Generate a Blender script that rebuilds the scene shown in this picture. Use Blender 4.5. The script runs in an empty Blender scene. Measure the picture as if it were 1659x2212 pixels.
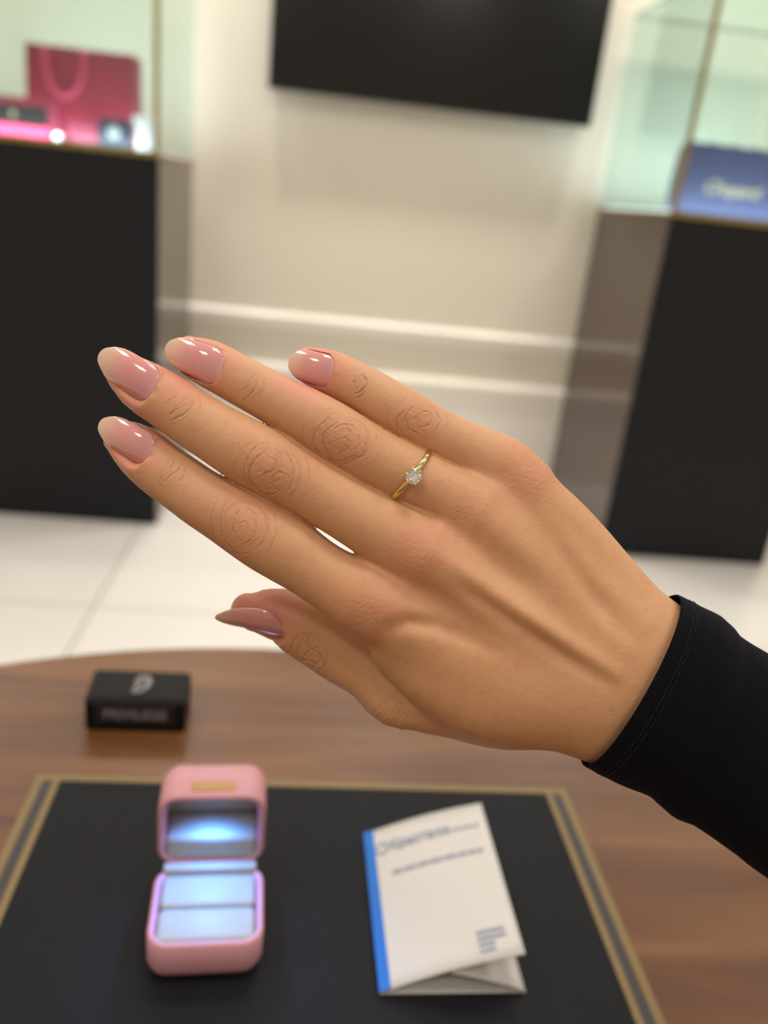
import bpy, bmesh, math, random
import numpy as np
from mathutils import Vector, Matrix, Euler
random.seed(4); RNG = np.random.RandomState(7)
S = bpy.context.scene
COL = S.collection
# ------------------------------------------------------------------ camera
FPX, PITCH, ROLL, YAW, CAMH = 1767.5, .36393, .11188, .099857, 1.10
def _axes():
    cp, sp, cr, sr = math.cos(PITCH), math.sin(PITCH), math.cos(ROLL), math.sin(ROLL)
    F = Vector((0, cp, -sp)); R0 = Vector((1, 0, 0)); U0 = R0.cross(F)
    R = cr*R0 + sr*U0; U = -sr*R0 + cr*U0
    M = Matrix.Rotation(-YAW, 3, 'Z')
    return M@R, M@U, M@F
CR, CU, CF = _axes()
CAM = Vector((0, 0, CAMH))
cd = bpy.data.cameras.new('camera'); cam = bpy.data.objects.new('camera', cd); COL.objects.link(cam)
cam.matrix_world = Matrix((( CR.x, CU.x, -CF.x, CAM.x), (CR.y, CU.y, -CF.y, CAM.y), (CR.z, CU.z, -CF.z, CAM.z), (0, 0, 0, 1)))
cd.sensor_fit = 'VERTICAL'; cd.sensor_height = 36; cd.lens = FPX*36/2212
cd.clip_start = .02; cd.clip_end = 50
cd.dof.use_dof = True; cd.dof.focus_distance = .223; cd.dof.aperture_fstop = cd.lens/3.9
S.camera = cam
# ------------------------------------------------------------------ light
w = bpy.data.worlds.new('world'); S.world = w; w.use_nodes = True
w.node_tree.nodes['Background'].inputs[0].default_value = (1, .93, .85, 1)
w.node_tree.nodes['Background'].inputs[1].default_value = .12
def area(name, loc, size, power, col=(1, .965, .93), rot=(0, 0, 0), size_y=None, spread=None, shape='RECTANGLE'):
    l = bpy.data.lights.new(name, 'AREA'); l.shape = shape if size_y is None else 'RECTANGLE'
    l.size = size; l.size_y = size_y or size; l.energy = power; l.color = col
    if spread: l.spread = math.radians(spread)
    o = bpy.data.objects.new(name, l); COL.objects.link(o); o.location = loc; o.rotation_euler = rot
    return o
CEIL = 2.85
for i, (x, y, p_) in enumerate([(-1.1, 1.5, 3.6), (.3, 1.5, 3.6), (1.9, 1.5, 3.6), (-1.1, .1, 8), (.25, .35, 6.5), (1.9, .1, 8), (-.9, -1.1, 7), (.9, -1.1, 7)]):
    area('ceiling_lamp', (x, y, CEIL-.02), .42, p_)
for x in (-1.3, -.45, .35, 1.15, 2.0):
    area('wall_washer', (x, 3.06, CEIL-.02), .12, 5.5, (1, .94, .88), spread=130)
S.view_settings.view_transform = 'Standard'; S.view_settings.look = 'None'
S.view_settings.gamma = 1; S.view_settings.use_curve_mapping = False
S.view_settings.exposure = 0.62
S.cycles.use_denoising = True; S.cycles.max_bounces = 14; S.cycles.transparent_max_bounces = 16; S.cycles.transmission_bounces = 10
S.cycles.sample_clamp_indirect = 6
# ------------------------------------------------------------------ material helpers
def srgb(r, g, b):
    f = lambda c: (c/255/12.92) if c <= 10 else ((c/255+.055)/1.055)**2.4
    return (f(r), f(g), f(b), 1)
def mat(name, col, rough=.5, spec=.5, metal=0, bump=None, noise=None, coat=0, emis=None, **kw):
    """bump=(scale, strength, distance); noise=(scale, amount) mixes a darker tone of the same colour"""
    m = bpy.data.materials.new(name); m.use_nodes = True; nt = m.node_tree; b = nt.nodes['Principled BSDF']
    b.inputs['Base Color'].default_value = col; b.inputs['Roughness'].default_value = rough
    b.inputs['Specular IOR Level'].default_value = spec; b.inputs['Metallic'].default_value = metal
    b.inputs['Coat Weight'].default_value = coat; b.inputs['Coat Roughness'].default_value = .05
    if emis: b.inputs['Emission Color'].default_value = emis[0]; b.inputs['Emission Strength'].default_value = emis[1]
    tc = nt.nodes.new('ShaderNodeTexCoord')
    if noise:
        n = nt.nodes.new('ShaderNodeTexNoise'); n.inputs['Scale'].default_value = noise[0]; n.inputs['Detail'].default_value = 5
        nt.links.new(tc.outputs['Object'], n.inputs['Vector'])
        x = nt.nodes.new('ShaderNodeMix'); x.data_type = 'RGBA'; x.inputs[6].default_value = col
        x.inputs[7].default_value = tuple(c*(1-noise[1]) for c in col[:3]) + (1,)
        nt.links.new(n.outputs['Fac'], x.inputs[0]); nt.links.new(x.outputs[2], b.inputs['Base Color'])
    if bump:
        n = nt.nodes.new('ShaderNodeTexNoise'); n.inputs['Scale'].default_value = bump[0]; n.inputs['Detail'].default_value = 4
        nt.links.new(tc.outputs['Object'], n.inputs['Vector'])
        bb = nt.nodes.new('ShaderNodeBump'); bb.inputs['Strength'].default_value = bump[1]; bb.inputs['Distance'].default_value = bump[2]
        nt.links.new(n.outputs['Fac'], bb.inputs['Height']); nt.links.new(bb.outputs[0], b.inputs['Normal'])
    for k, v in kw.items(): b.inputs[k].default_value = v
    return m
def glass_mat(name, tint, refl=.12):
    m = bpy.data.materials.new(name); m.use_nodes = True; nt = m.node_tree; nt.nodes.clear()
    o = nt.nodes.new('ShaderNodeOutputMaterial'); t = nt.nodes.new('ShaderNodeBsdfTransparent'); t.inputs[0].default_value = tint
    g = nt.nodes.new('ShaderNodeBsdfGlossy'); g.inputs['Roughness'].default_value = .01; g.inputs[0].default_value = (.9, 1, .97, 1)
    lw = nt.nodes.new('ShaderNodeLayerWeight'); lw.inputs[0].default_value = .5
    pw = nt.nodes.new('ShaderNodeMath'); pw.operation = 'POWER'; pw.inputs[1].default_value = 5; nt.links.new(lw.outputs['Facing'], pw.inputs[0])
    fr = nt.nodes.new('ShaderNodeMath'); fr.operation = 'MULTIPLY_ADD'; fr.inputs[1].default_value = .9; fr.inputs[2].default_value = .035; nt.links.new(pw.outputs[0], fr.inputs[0])
    mx = nt.nodes.new('ShaderNodeMixShader'); nt.links.new(fr.outputs[0], mx.inputs[0])
    nt.links.new(t.outputs[0], mx.inputs[1]); nt.links.new(g.outputs[0], mx.inputs[2]); nt.links.new(mx.outputs[0], o.inputs[0])
    return m
M = {}
M['wall'] = mat('painted_plaster', srgb(226, 217, 200), .6, .3, noise=(1.5, .05))
M['trimpaint'] = mat('trim_paint', srgb(240, 233, 222), .35, .5)
M['ceiling'] = mat('ceiling_paint', srgb(235, 232, 226), .8)
M['lacquer'] = mat('brown_gloss_lacquer', srgb(72, 55, 48), .12, .6)
M['frontpanel'] = mat('black_satin_panel', srgb(24, 25, 29), .45, .22)
M['brass'] = mat('brushed_brass', srgb(168, 146, 84), .3, .5, .85)
M['glass'] = glass_mat('case_glass', (.928, .970, .958, 1))
M['glassedge'] = mat('ground_glass_edge', srgb(140, 158, 148), .3)
M['led'] = mat('led_diffuser', (.8, .9, 1, 1), .5, emis=((.72, .87, 1, 1), 2))
M['casefloor'] = mat('case_floor_panel', srgb(226, 232, 235), .3)
M['screen'] = mat('screen_glass', srgb(20, 20, 20), .2, .28)
M['tvbody'] = mat('tv_plastic', srgb(14, 14, 14), .3)
M['bagred'] = mat('crimson_paper', srgb(146, 36, 60), .45, noise=(30, .1))
M['ribbonred'] = mat('crimson_ribbon', srgb(196, 66, 100), .4)
M['boxred'] = mat('crimson_board', srgb(146, 50, 74), .35)
M['pink_silk'] = mat('hot_pink_lining', srgb(250, 60, 110), .4)
M['velvetblack'] = mat('black_velvet', srgb(26, 26, 24), .8)
M['navy'] = mat('navy_board', srgb(56, 62, 98), .5, noise=(20, .12))
M['navy2'] = mat('navy_leatherette', srgb(34, 42, 62), .45)
M['goldfoil'] = mat('gold_foil', srgb(186, 176, 138), .35, .5, .3)
M['white'] = mat('white_card', srgb(238, 240, 242), .45)
M['silver'] = mat('silver_foil', srgb(205, 210, 205), .3, .5, .5)
M['pinklthr'] = mat('pink_leatherette', srgb(206, 148, 156), .42, .4, bump=(900, .25, .0004))
M['satin'] = mat('white_satin', srgb(168, 168, 156), .5, bump=(400, .15, .0005))
M['matleather'] = mat('black_leather', srgb(21, 21, 25), .5, .16, bump=(1500, .3, .0003), noise=(9, .25))
M['matgold'] = mat('gold_tooling', srgb(124, 102, 64), .42, .5, .25)
M['matgap'] = mat('dark_leather_border', srgb(50, 44, 44), .5)
M['paper'] = mat('white_paper', srgb(208, 203, 197), .5, bump=(200, .05, .0003))
M['paperblue'] = mat('blue_paper', srgb(12, 108, 200), .45)
M['ink'] = mat('blue_grey_ink', srgb(150, 156, 178), .6)
M['ink2'] = mat('violet_grey_ink', srgb(160, 154, 172), .6)
M['blackbox'] = mat('black_plastic', srgb(14, 13, 14), .5, .2)
M['boxface'] = mat('black_soft_card', srgb(30, 28, 29), .5, .4)
M['silverink'] = mat('silver_print', srgb(128, 124, 128), .4)
M['darkmetal'] = mat('bronze_metal', srgb(50, 44, 38), .35, .5, .7)

def nodes_floor():
    m = mat('white_polished_tile', srgb(236, 231, 225), .14, .5, noise=(2.2, .03)); nt = m.node_tree; b = nt.nodes['Principled BSDF']
    tc = nt.nodes.new('ShaderNodeTexCoord'); mp = nt.nodes.new('ShaderNodeMapping'); mp.inputs['Location'].default_value = (.55, -2.0, 0)
    br = nt.nodes.new('ShaderNodeTexBrick'); br.offset = 0; br.inputs['Scale'].default_value = 1
    br.inputs['Brick Width'].default_value = 1.2; br.inputs['Row Height'].default_value = .6; br.inputs['Mortar Size'].default_value = .0035
    br.inputs['Color1'].default_value = srgb(236, 231, 225); br.inputs['Color2'].default_value = srgb(232, 227, 221); br.inputs['Mortar'].default_value = srgb(176, 168, 158)
    nt.links.new(tc.outputs['Object'], mp.inputs[0]); nt.links.new(mp.outputs[0], br.inputs[0]); nt.links.new(br.outputs[0], b.inputs['Base Color'])
    return m
M['floor'] = nodes_floor()
def nodes_wood():
    m = mat('walnut_veneer', srgb(120, 84, 56), .36, .45); nt = m.node_tree; b = nt.nodes['Principled BSDF']
    tc = nt.nodes.new('ShaderNodeTexCoord'); mp = nt.nodes.new('ShaderNodeMapping'); mp.inputs['Scale'].default_value = (1.3, 10, 1)
    mp.inputs['Rotation'].default_value = (0, 0, -.05)
    n1 = nt.nodes.new('ShaderNodeTexNoise'); n1.inputs['Scale'].default_value = 2.6; n1.inputs['Detail'].default_value = 7; n1.inputs['Distortion'].default_value = .9
    mp2 = nt.nodes.new('ShaderNodeMapping'); mp2.inputs['Scale'].default_value = (6, 170, 1)
    n2 = nt.nodes.new('ShaderNodeTexNoise'); n2.inputs['Scale'].default_value = 2; n2.inputs['Detail'].default_value = 6
    for a, c in ((mp, n1), (mp2, n2)):
        nt.links.new(tc.outputs['Object'], a.inputs[0]); nt.links.new(a.outputs[0], c.inputs['Vector'])
    cr = nt.nodes.new('ShaderNodeValToRGB'); e = cr.color_ramp.elements
    e[0].position = .3; e[0].color = srgb(86, 50, 24); e[1].position = .72; e[1].color = srgb(134, 88, 50)
    x = e.new(.5); x.color = srgb(110, 69, 37)
    nt.links.new(n1.outputs['Fac'], cr.inputs[0])
    mx = nt.nodes.new('ShaderNodeMix'); mx.data_type = 'RGBA'; mx.blend_type = 'MULTIPLY'; mx.inputs[0].default_value = .28
    nt.links.new(cr.outputs[0], mx.inputs[6]); nt.links.new(n2.outputs['Fac'], mx.inputs[7]); nt.links.new(mx.outputs[2], b.inputs['Base Color'])
    bb = nt.nodes.new('ShaderNodeBump'); bb.inputs['Strength'].default_value = .15; bb.inputs['Distance'].default_value = .0004
    nt.links.new(n2.outputs['Fac'], bb.inputs['Height']); nt.links.new(bb.outputs[0], b.inputs['Normal'])
    return m
M['wood'] = nodes_wood()
# ------------------------------------------------------------------ mesh helpers
def obj(name, bm, m, parent=None, smooth=False, auto=None):
    me = bpy.data.meshes.new(name); bm.to_mesh(me); bm.free()
    o = bpy.data.objects.new(name, me); COL.objects.link(o); me.materials.append(M[m] if isinstance(m, str) else m)
    if smooth: me.polygons.foreach_set('use_smooth', [True]*len(me.polygons))
    if parent: o.parent = parent
    return o
def tag(o, label, cat, group=None):
    o['label'] = label; o['category'] = cat
    if group: o['group'] = group
    return o
def thing(name, label, cat, loc=(0, 0, 0), rz=0, group=None):
    o = bpy.data.objects.new(name, None); COL.objects.link(o); o.location = loc; o.rotation_euler = (0, 0, rz)
    o.empty_display_size = .05
    return tag(o, label, cat, group)
def struct(name, bm, m, **k):
    o = obj(name, bm, m, **k); o['kind'] = 'structure'; return o
def box(x0, x1, y0, y1, z0, z1, bev=0, seg=3, bm=None):
    b2 = bmesh.new()
    bmesh.ops.create_cube(b2, size=1)
    for v in b2.verts: v.co = Vector((x0+(v.co.x+.5)*(x1-x0), y0+(v.co.y+.5)*(y1-y0), z0+(v.co.z+.5)*(z1-z0)))
    if bev: bmesh.ops.bevel(b2, geom=b2.edges[:], offset=bev, segments=seg, profile=.5, affect='EDGES')
    if bm is None: return b2
    me = bpy.data.meshes.new('t'); b2.to_mesh(me); b2.free(); bm.from_mesh(me); bpy.data.meshes.remove(me)
    return bm
def prism(pts, y0, y1, axis='Y', bev=0, bm=None):
    """extrude a closed 2-D outline; axis Y: outline in XZ, axis Z: outline in XY, axis X: outline in YZ"""
    b2 = bmesh.new()
    def P(a, b, c): return {'Y': (a, c, b), 'Z': (a, b, c), 'X': (c, a, b)}[axis]
    v0 = [b2.verts.new(P(a, b, y0)) for a, b in pts]; v1 = [b2.verts.new(P(a, b, y1)) for a, b in pts]
    b2.faces.new(v0); b2.faces.new(v1[::-1]); n = len(pts)
    for i in range(n): b2.faces.new((v0[i], v1[i], v1[(i+1) % n], v0[(i+1) % n]))
    bmesh.ops.recalc_face_normals(b2, faces=b2.faces[:])
    if bev: bmesh.ops.bevel(b2, geom=[e for e in b2.edges if e.calc_face_angle(0) > .6], offset=bev, segments=2, affect='EDGES')
    if bm is None: return b2
    me = bpy.data.meshes.new('t'); b2.to_mesh(me); b2.free(); bm.from_mesh(me); bpy.data.meshes.remove(me)
    return bm
def rrect(w_, h_, r, n=6, cx=0, cy=0):
    P = []
    for sx, sy, a0 in ((1, 1, 0), (-1, 1, 90), (-1, -1, 180), (1, -1, 270)):
        for i in range(n+1):
            a = math.radians(a0+90*i/n); P.append((cx+sx*(w_/2-r)+r*math.cos(a), cy+sy*(h_/2-r)+r*math.sin(a)))
    return P
def sweep(pts, r, n=10, bm=None, closed=False, flat=1.0, up=(0, 0, 1)):
    bm = bm or bmesh.new(); pts = [Vector(p) for p in pts]; N = len(pts); rings = []
    for i, p in enumerate(pts):
        a = pts[(i-1) % N] if (closed or i > 0) else p; b = pts[(i+1) % N] if (closed or i < N-1) else p
        t = (b-a).normalized(); u = Vector(up); u = u-u.dot(t)*t
        if u.length < 1e-4: u = Vector((1, 0, 0)) - t.x*t
        u.normalize(); s = t.cross(u); rr = r[i] if hasattr(r, '__len__') else r
        rings.append([bm.verts.new(p + s*rr*math.cos(2*math.pi*k/n) + u*rr*flat*math.sin(2*math.pi*k/n)) for k in range(n)])
    for i in range(N if closed else N-1):
        A, B = rings[i], rings[(i+1) % N]
        for k in range(n): bm.faces.new((A[k], A[(k+1) % n], B[(k+1) % n], B[k]))
    if not closed: bm.faces.new(rings[0][::-1]); bm.faces.new(rings[-1])
    return bm
def text(name, body, size, loc, rot, m, parent, extrude=.0002, shear=0, align='CENTER', off=0, xscale=None):
    c = bpy.data.curves.new(name, 'FONT'); c.body = body; c.size = size; c.extrude = extrude; c.shear = shear; c.align_x = align; c.offset = off
    tmp = bpy.data.objects.new('tmp', c); COL.objects.link(tmp); bpy.context.view_layer.update()
    me = bpy.data.meshes.new_from_object(tmp.evaluated_get(bpy.context.evaluated_depsgraph_get())); bpy.data.objects.remove(tmp); bpy.data.curves.remove(c)
    me.name = name; me.materials.clear(); me.materials.append(M[m])
    o = bpy.data.objects.new(name, me); COL.objects.link(o); o.location = loc; o.rotation_euler = rot; o.parent = parent
    if xscale: o.scale = (xscale, 1, 1)
    return o
# ------------------------------------------------------------------ room shell
WY, X0, X1, Y0 = 3.42, -2.6, 3.2, -2.6
struct('floor', box(X0, X1, Y0, WY, -.05, 0), 'floor')
struct('ceiling', box(X0, X1, Y0, WY, CEIL, CEIL+.05), 'ceiling')
struct('wall_back', box(X0, X1, WY, WY+.1, 0, CEIL), 'wall')
struct('wall_left', box(X0-.1, X0, Y0, WY, 0, CEIL), 'wall')
struct('wall_right', box(X1, X1+.1, Y0, WY, 0, CEIL), 'wall')
struct('wall_front', box(X0, X1, Y0-.1, Y0, 0, CEIL), 'wall')
def profile(y, pts, x0, x1): return prism([(y-a, b) for a, b in pts], x0, x1, axis='X')
# tall moulded baseboard: plinth with a stepped cap whose lips catch the light
base_prof = [(0, 0), (.018, 0), (.018, .33), (.024, .34), (.026, .352), (.02, .362), (.022, .374), (.032, .384), (.034, .398), (.026, .410), (.010, .416), (0, .418)]
struct('baseboard_back', profile(WY, base_prof, X0, X1), 'trimpaint')
def molding(z0, x0, x1):
    pr_ = [(0, z0), (.010, z0+.002), (.016, z0+.014), (.012, z0+.022), (.014, z0+.030), (.024, z0+.040), (.026, z0+.052), (.016, z0+.062), (.004, z0+.066), (0, z0+.068)]
    return profile(WY, pr_, x0, x1)
struct('trim_1', molding(.558, X0, X1), 'trimpaint')
# ------------------------------------------------------------------ display cases
def display_case(x0, x1, y0, y1, top, lights, label):
    t = thing('display_case', label, 'display case', ((x0+x1)/2, (y0+y1)/2, 0), group='glass-topped display cases')
    w2, d2 = (x1-x0)/2, (y1-y0)/2
    PZ = 1.141
    b = box(-w2+.004, w2, -d2+.012, d2, .0, PZ, .003, 2); obj('plinth', b, 'lacquer', t)
    obj('front_panel', box(-w2, w2, -d2, -d2+.0115, .004, PZ, .0015, 2), 'frontpanel', t)
    fr = bmesh.new(); h = .014
    for a in ((-w2-.002, w2+.002, -d2-.003, -d2+.010), (-w2-.002, w2+.002, d2-.01, d2+.001), (-w2-.003, -w2+.010, -d2+.01, d2-.01), (w2-.01, w2+.003, -d2+.01, d2-.01)):
        box(*a, PZ, PZ+h, .001, 1, fr)
    obj('base_rail', fr, 'brass', t)
    obj('case_floor', box(-w2+.0105, w2-.0105, -d2+.0105, d2-.0105, PZ+.0005, PZ+.010), 'casefloor', t)
    s = .014
    for sx in (-1, 1):
        for sy in (-1, 1):
            if sy == 1: continue
            cx, cy = sx*(w2-s/2-.0005), sy*(d2-s/2-.0005)
            obj('corner_post', box(cx-s/2, cx+s/2, cy-s/2, cy+s/2, PZ+h, top, .001, 1), 'brass', t)
    g = .004
    for a in ((-w2+.011, w2-.011, -d2+.003, -d2+.003+g), (-w2+.004, w2-.004, d2-.003-g, d2-.003), (-w2+.002, -w2+.002+g, -d2+.0105, d2-.008), (w2-.002-g, w2-.002, -d2+.0105, d2-.008)):
        obj('glass_pane', box(*a, PZ+h, top), 'glass', t)
    obj('glass_lid', box(-w2, w2, -d2, d2, top, top+.006, .001, 1), 'glass', t)
    for a in ((-w2, w2, d2-.007, d2), (-w2, -w2+.005, -d2+.014, d2-.0071)):
        obj('glass_edge', box(*a, top-.006, top-.0002), 'glassedge', t)
    # light strips along the floor of the case
    for (a, b_, c, d) in lights:
        obj('led_strip', box(a, b_, c, d, PZ+.0105, PZ+.018, .001, 1), 'led', t)
    return t
tL = display_case(-1.115, -.50, 2.585, 3.215, 1.812, [(-.29, .29, .283, .293), (.285, .293, -.2, .27)],
                  'black display case holding a crimson gift bag, beside the screen')
tR = display_case(1.044, 1.665, 2.62, 3.375, 1.812, [(-.293, .28, .345, .355), (-.296, -.288, -.3, .33)],
                  'black display case holding a navy gift bag with gold script')
for x, y in ((-.81, 2.9), (1.35, 3.0)):
    area('case_led_light', (x, y, 1.166), .5, 4.6, (.74, .89, 1), rot=(math.pi, 0, 0))
for x0_, y_ in ((-.81, 2.612), (1.35, 2.648)):
    area('case_led_light', (x0_, y_, 1.170), .5, .4, (.74, .90, 1), rot=(math.radians(125), 0, 0), size_y=.012)
# crimson gift bag
FZ = 1.1535
def gift_bag(name, label, x0, x1, y0, y1, z1, m, ribbon, group=None):
    t = thing(name, label, 'gift bag', ((x0+x1)/2, (y0+y1)/2, FZ)); w2, d2, h = (x1-x0)/2, (y1-y0)/2, z1-FZ
    bm = bmesh.new(); n = 8; rings = []
    for lv, (zz, k) in enumerate(((0, 1), (.02, 1), (h*.5, .98), (h*.85, .9), (h, .82))):
        P = [(-w2, -d2*k), (0, -d2*k*1.04), (w2, -d2*k), (w2*(1 if k == 1 else .985), 0), (w2, d2*k), (0, d2*k), (-w2, d2*k), (-w2*(1 if k == 1 else .985), 0)]
        rings.append([bm.verts.new((a, b, zz)) for a, b in P])
    for A, B in zip(rings, rings[1:]):
        for k in range(8): bm.faces.new((A[k], A[(k+1) % 8], B[(k+1) % 8], B[k]))
    bm.faces.new(rings[0][::-1])
    o = obj('bag_body', bm, m, t); md = o.modifiers.new('s', 'SOLIDIFY'); md.thickness = .0015
    if ribbon:
        P = []
        for i in range(25):
            a = math.pi*i/24; P.append((-.045+ -.058*math.cos(a), -d2*.93-.006-.006*math.sin(a), h-.004-.128*math.sin(a)**.8))
        obj('handle', sweep(P, .0085, 8, flat=.35, up=(0, 1, 0)), 'ribbonred', t, True)
        P2 = [(x, d2*.9+.004, h-.004-(z-(h-.004))*-.2) for x, y, z in P]
        obj('handle', sweep(P2, .0085, 8, flat=.35, up=(0, 1, 0)), 'ribbonred', t, True)
    return t
gift_bag('gift_bag', 'crimson gift bag with ribbon handles standing inside the glass case', -.938, -.618, 2.82, 2.93, 1.42, 'bagred', True)
# crimson box with a black front plate, behind the glass at the left
t = thing('presentation_box', 'rounded crimson presentation box with black panel and hot pink base', 'box', (-.93, 2.68, FZ))
obj('frame', prism(rrect(.25, .105, .022, 6, 0, .0555), 0, .055, 'Y', .002), 'boxred', t)
obj('panel', box(-.118, .095, -.004, -.0003, .038, .085, .001, 1), 'velvetblack', t)
obj('lining', box(-.118, .105, -.010, -.0003, .004, .034, .003, 2), 'pink_silk', t)
obj('emblem', prism([(.0+.008*math.cos(a*.628), .062+.008*math.sin(a*.628)) for a in range(10)], -.0048, -.0042, 'Y'), 'goldfoil', t)
t = thing('jewellery_box', 'small closed crimson box in front of the crimson gift bag', 'box', (-.738, 2.72, FZ))
obj('box_base', box(-.042, .042, -.03, .03, 0, .040, .003, 2), 'boxred', t); obj('box_lid', box(-.043, .043, -.031, .031, .0405, .062, .003, 2), 'boxred', t)
t = thing('watch_box', 'small navy box with a round silver emblem inside the case', 'box', (-.637, 2.665, FZ))
obj('box_body', box(-.043, .043, -.025, .03, 0, .078, .003, 2), 'navy2', t)
obj('emblem', prism([(.017*math.cos(a*.2618), .042+.017*math.sin(a*.2618)) for a in range(24)], -.0262, -.0248, 'Y'), 'silver', t)
mb = bmesh.new()
for k in (-1, 1): sweep([(k*.004+.009*math.cos(a*.35)*k*-1, -.0266, .042+.012*math.sin(a*.35)) for a in range(-4, 5)], .0012, 6, mb)
obj('emblem_lines', mb, 'navy2', t)
t = thing('price_stand', 'white sloped display stand in the corner of the left glass case', 'display stand', (-.555, 2.67, FZ))
obj('stand_body', prism([(-.022, 0), (.03, 0), (.03, .072), (.004, .095), (-.035, .095), (-.022, .06)], -.02, .04, 'Y', .003), 'white', t)
t = thing('round_lens_lamp', 'tiny round clear lamp on the floor of the left glass case', 'lamp', (-.795, 2.64, FZ))
obj('lamp_body', prism([(.010*math.cos(a*.393), .012+.010*math.sin(a*.393)) for a in range(16)], -.006, .006, 'Y', .002), 'silver', t)
# navy gift bag
t = thing('gift_bag', 'navy gift bag with gold script inside the glass case', 'gift bag', (1.335, 2.90, FZ), .02)
w2, d2, h = .19, .055, .222
bm = bmesh.new(); rings = []
for zz, k in ((0, 1), (h*.5, .97), (h*.86, .8), (h, .62)):
    rings.append([bm.verts.new(p) for p in ((-w2, -d2, zz), (0, -d2, zz), (w2, -d2, zz), (w2, d2*(2*k-1), zz), (0, d2*(2*k-1), zz), (-w2, d2*(2*k-1), zz))])
for A, B in zip(rings, rings[1:]):
    for k in range(6): bm.faces.new((A[k], A[(k+1) % 6], B[(k+1) % 6], B[k]))
bm.faces.new(rings[0][::-1]); bm.faces.new(rings[-1])
obj('bag_body', bm, 'navy', t)
for xx in (-.10, -.03, .05, .12): obj('ribbon_loop', box(xx-.006, xx+.006, -.03, -.01, h, h+.007, .001, 1), 'navy2', t)
text('lettering', 'Chopard', .054, (-.118, -d2-.0006, .078), (math.pi/2, math.radians(1), 0), 'goldfoil', t, .0003, .45, 'LEFT', .0006, 1.0)
# ------------------------------------------------------------------ television
t = thing('television', 'large black flat television mounted on the cream wall', 'television', (.345, 3.34, 1.43))
obj('housing', box(-.60, .60, .004, .045, 0, .69, .004, 2), 'tvbody', t)
obj('screen', box(-.592, .592, -.0012, .0035, .012, .684, .0005, 1), 'screen', t)
bz = bmesh.new()
for a in ((-.602, .602, -.002, .004, -.001, .0085), (-.602, .602, -.002, .004, .686, .691), (-.602, -.594, -.002, .004, .009, .6855), (.594, .602, -.002, .004, .009, .6855)):
    box(a[0], a[1], a[2], a[3], a[4], a[5], 0, 1, bz)
obj('bezel', bz, 'tvbody', t)
obj('wall_bracket', box(-.2, .2, .045, .079, .2, .5, .002, 1), 'darkmetal', t)
# ------------------------------------------------------------------ table
TX, TY, TR, TZ = -.005, .066, .521, .75
t = thing('round_table', 'round walnut table with a desk pad on it', 'table', (TX, TY, 0))
bm = bmesh.new(); bmesh.ops.create_cone(bm, cap_ends=True, segments=128, radius1=TR, radius2=TR, depth=.03)
for v in bm.verts: v.co.z += TZ-.015
bmesh.ops.bevel(bm, geom=[e for e in bm.edges if e.calc_face_angle(0) > .6], offset=.003, segments=3, affect='EDGES')
obj('tabletop', bm, 'wood', t)
bm = bmesh.new(); bmesh.ops.create_cone(bm, cap_ends=True, segments=48, radius1=.045, radius2=.045, depth=.70)
for v in bm.verts: v.co.z += .37
obj('pedestal', bm, 'darkmetal', t, True)
bm = bmesh.new(); bmesh.ops.create_cone(bm, cap_ends=True, segments=64, radius1=.27, radius2=.24, depth=.018)
for v in bm.verts: v.co.z += .009
obj('foot', bm, 'darkmetal', t)
# desk pad
MA = math.radians(1.5)
t = thing('desk_pad', 'black leather desk pad with gold border lines on the table', 'desk pad', (.0155, .4215, TZ), MA)
W2 = .166; D = .30
obj('pad_body', box(-W2+.0001, W2-.0001, -D, 0, 0.0002, .003, .0008, 2), 'matleather', t)
gb = bmesh.new()
box(-W2, W2, -.0055, 0, .0030, .0033, 0, 1, gb)
for s in (-1, 1):
    xa = s*W2; xb = s*(W2-.0048); box(min(xa, xb), max(xa, xb), -D, -.0056, .0030, .0033, 0, 1, gb)
    xa = s*(W2-.0105); xb = s*(W2-.0145); box(min(xa, xb), max(xa, xb), -D, -.0056, .0030, .0033, 0, 1, gb)
obj('gold_border', gb, 'matgold', t)
for s in (-1, 1):
    xa = s*(W2-.0049); xb = s*(W2-.0104); obj('border_channel', box(min(xa, xb), max(xa, xb), -D, -.0056, .0030, .0032, 0, 1), 'matgap', t)
PZ_ = TZ+.0034
# black box with lettering
t = thing('leaflet_box', 'small black box with a silver emblem and lettering on the table', 'box', (-.1035, .4675, TZ), math.radians(2.2))
prof = [(0, 0), (.034, 0), (.034, .0255), (.031, .0270), (.002, .0245), (0, .0225)]
obj('box_body', prism(prof, -.0325, .0325, 'X', .0012), 'blackbox', t)
tl = math.atan2(.0025, .029)
text('lettering', 'PRIVILEGE', .0098, (0, -.0007, .0105), (math.pi/2, 0, 0), 'silverink', t, .0001, 0, 'CENTER', .0002, .95)
obj('front_label', box(-.026, .026, -.0006, -.0001, .0065, .0210), 'boxface', t)
eb = bmesh.new()
ce = lambda a, r: (r*.62*math.cos(a)+r*.22*math.sin(a), .0160+r*.95*math.sin(a))
pts = [ce(a*math.pi/12-2.0, .0088) for a in range(19)]
P3 = [(x, y, .0246+(y-.002)*math.tan(tl)+.0008) for x, y in pts]
sweep(P3, [.0004+.0016*math.sin(math.pi*i/18) for i in range(19)], 6, eb, flat=.15)
P3 = [(-.003+.004*k/6, .0075+.018*k/6, .0246+(.006+.018*k/6)*math.tan(tl)+.0008) for k in range(7)]
sweep(P3, [.0005, .0010, .0014, .0016, .0014, .0010, .0005], 6, eb, flat=.15)
obj('emblem', eb, 'silverink', t)
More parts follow.
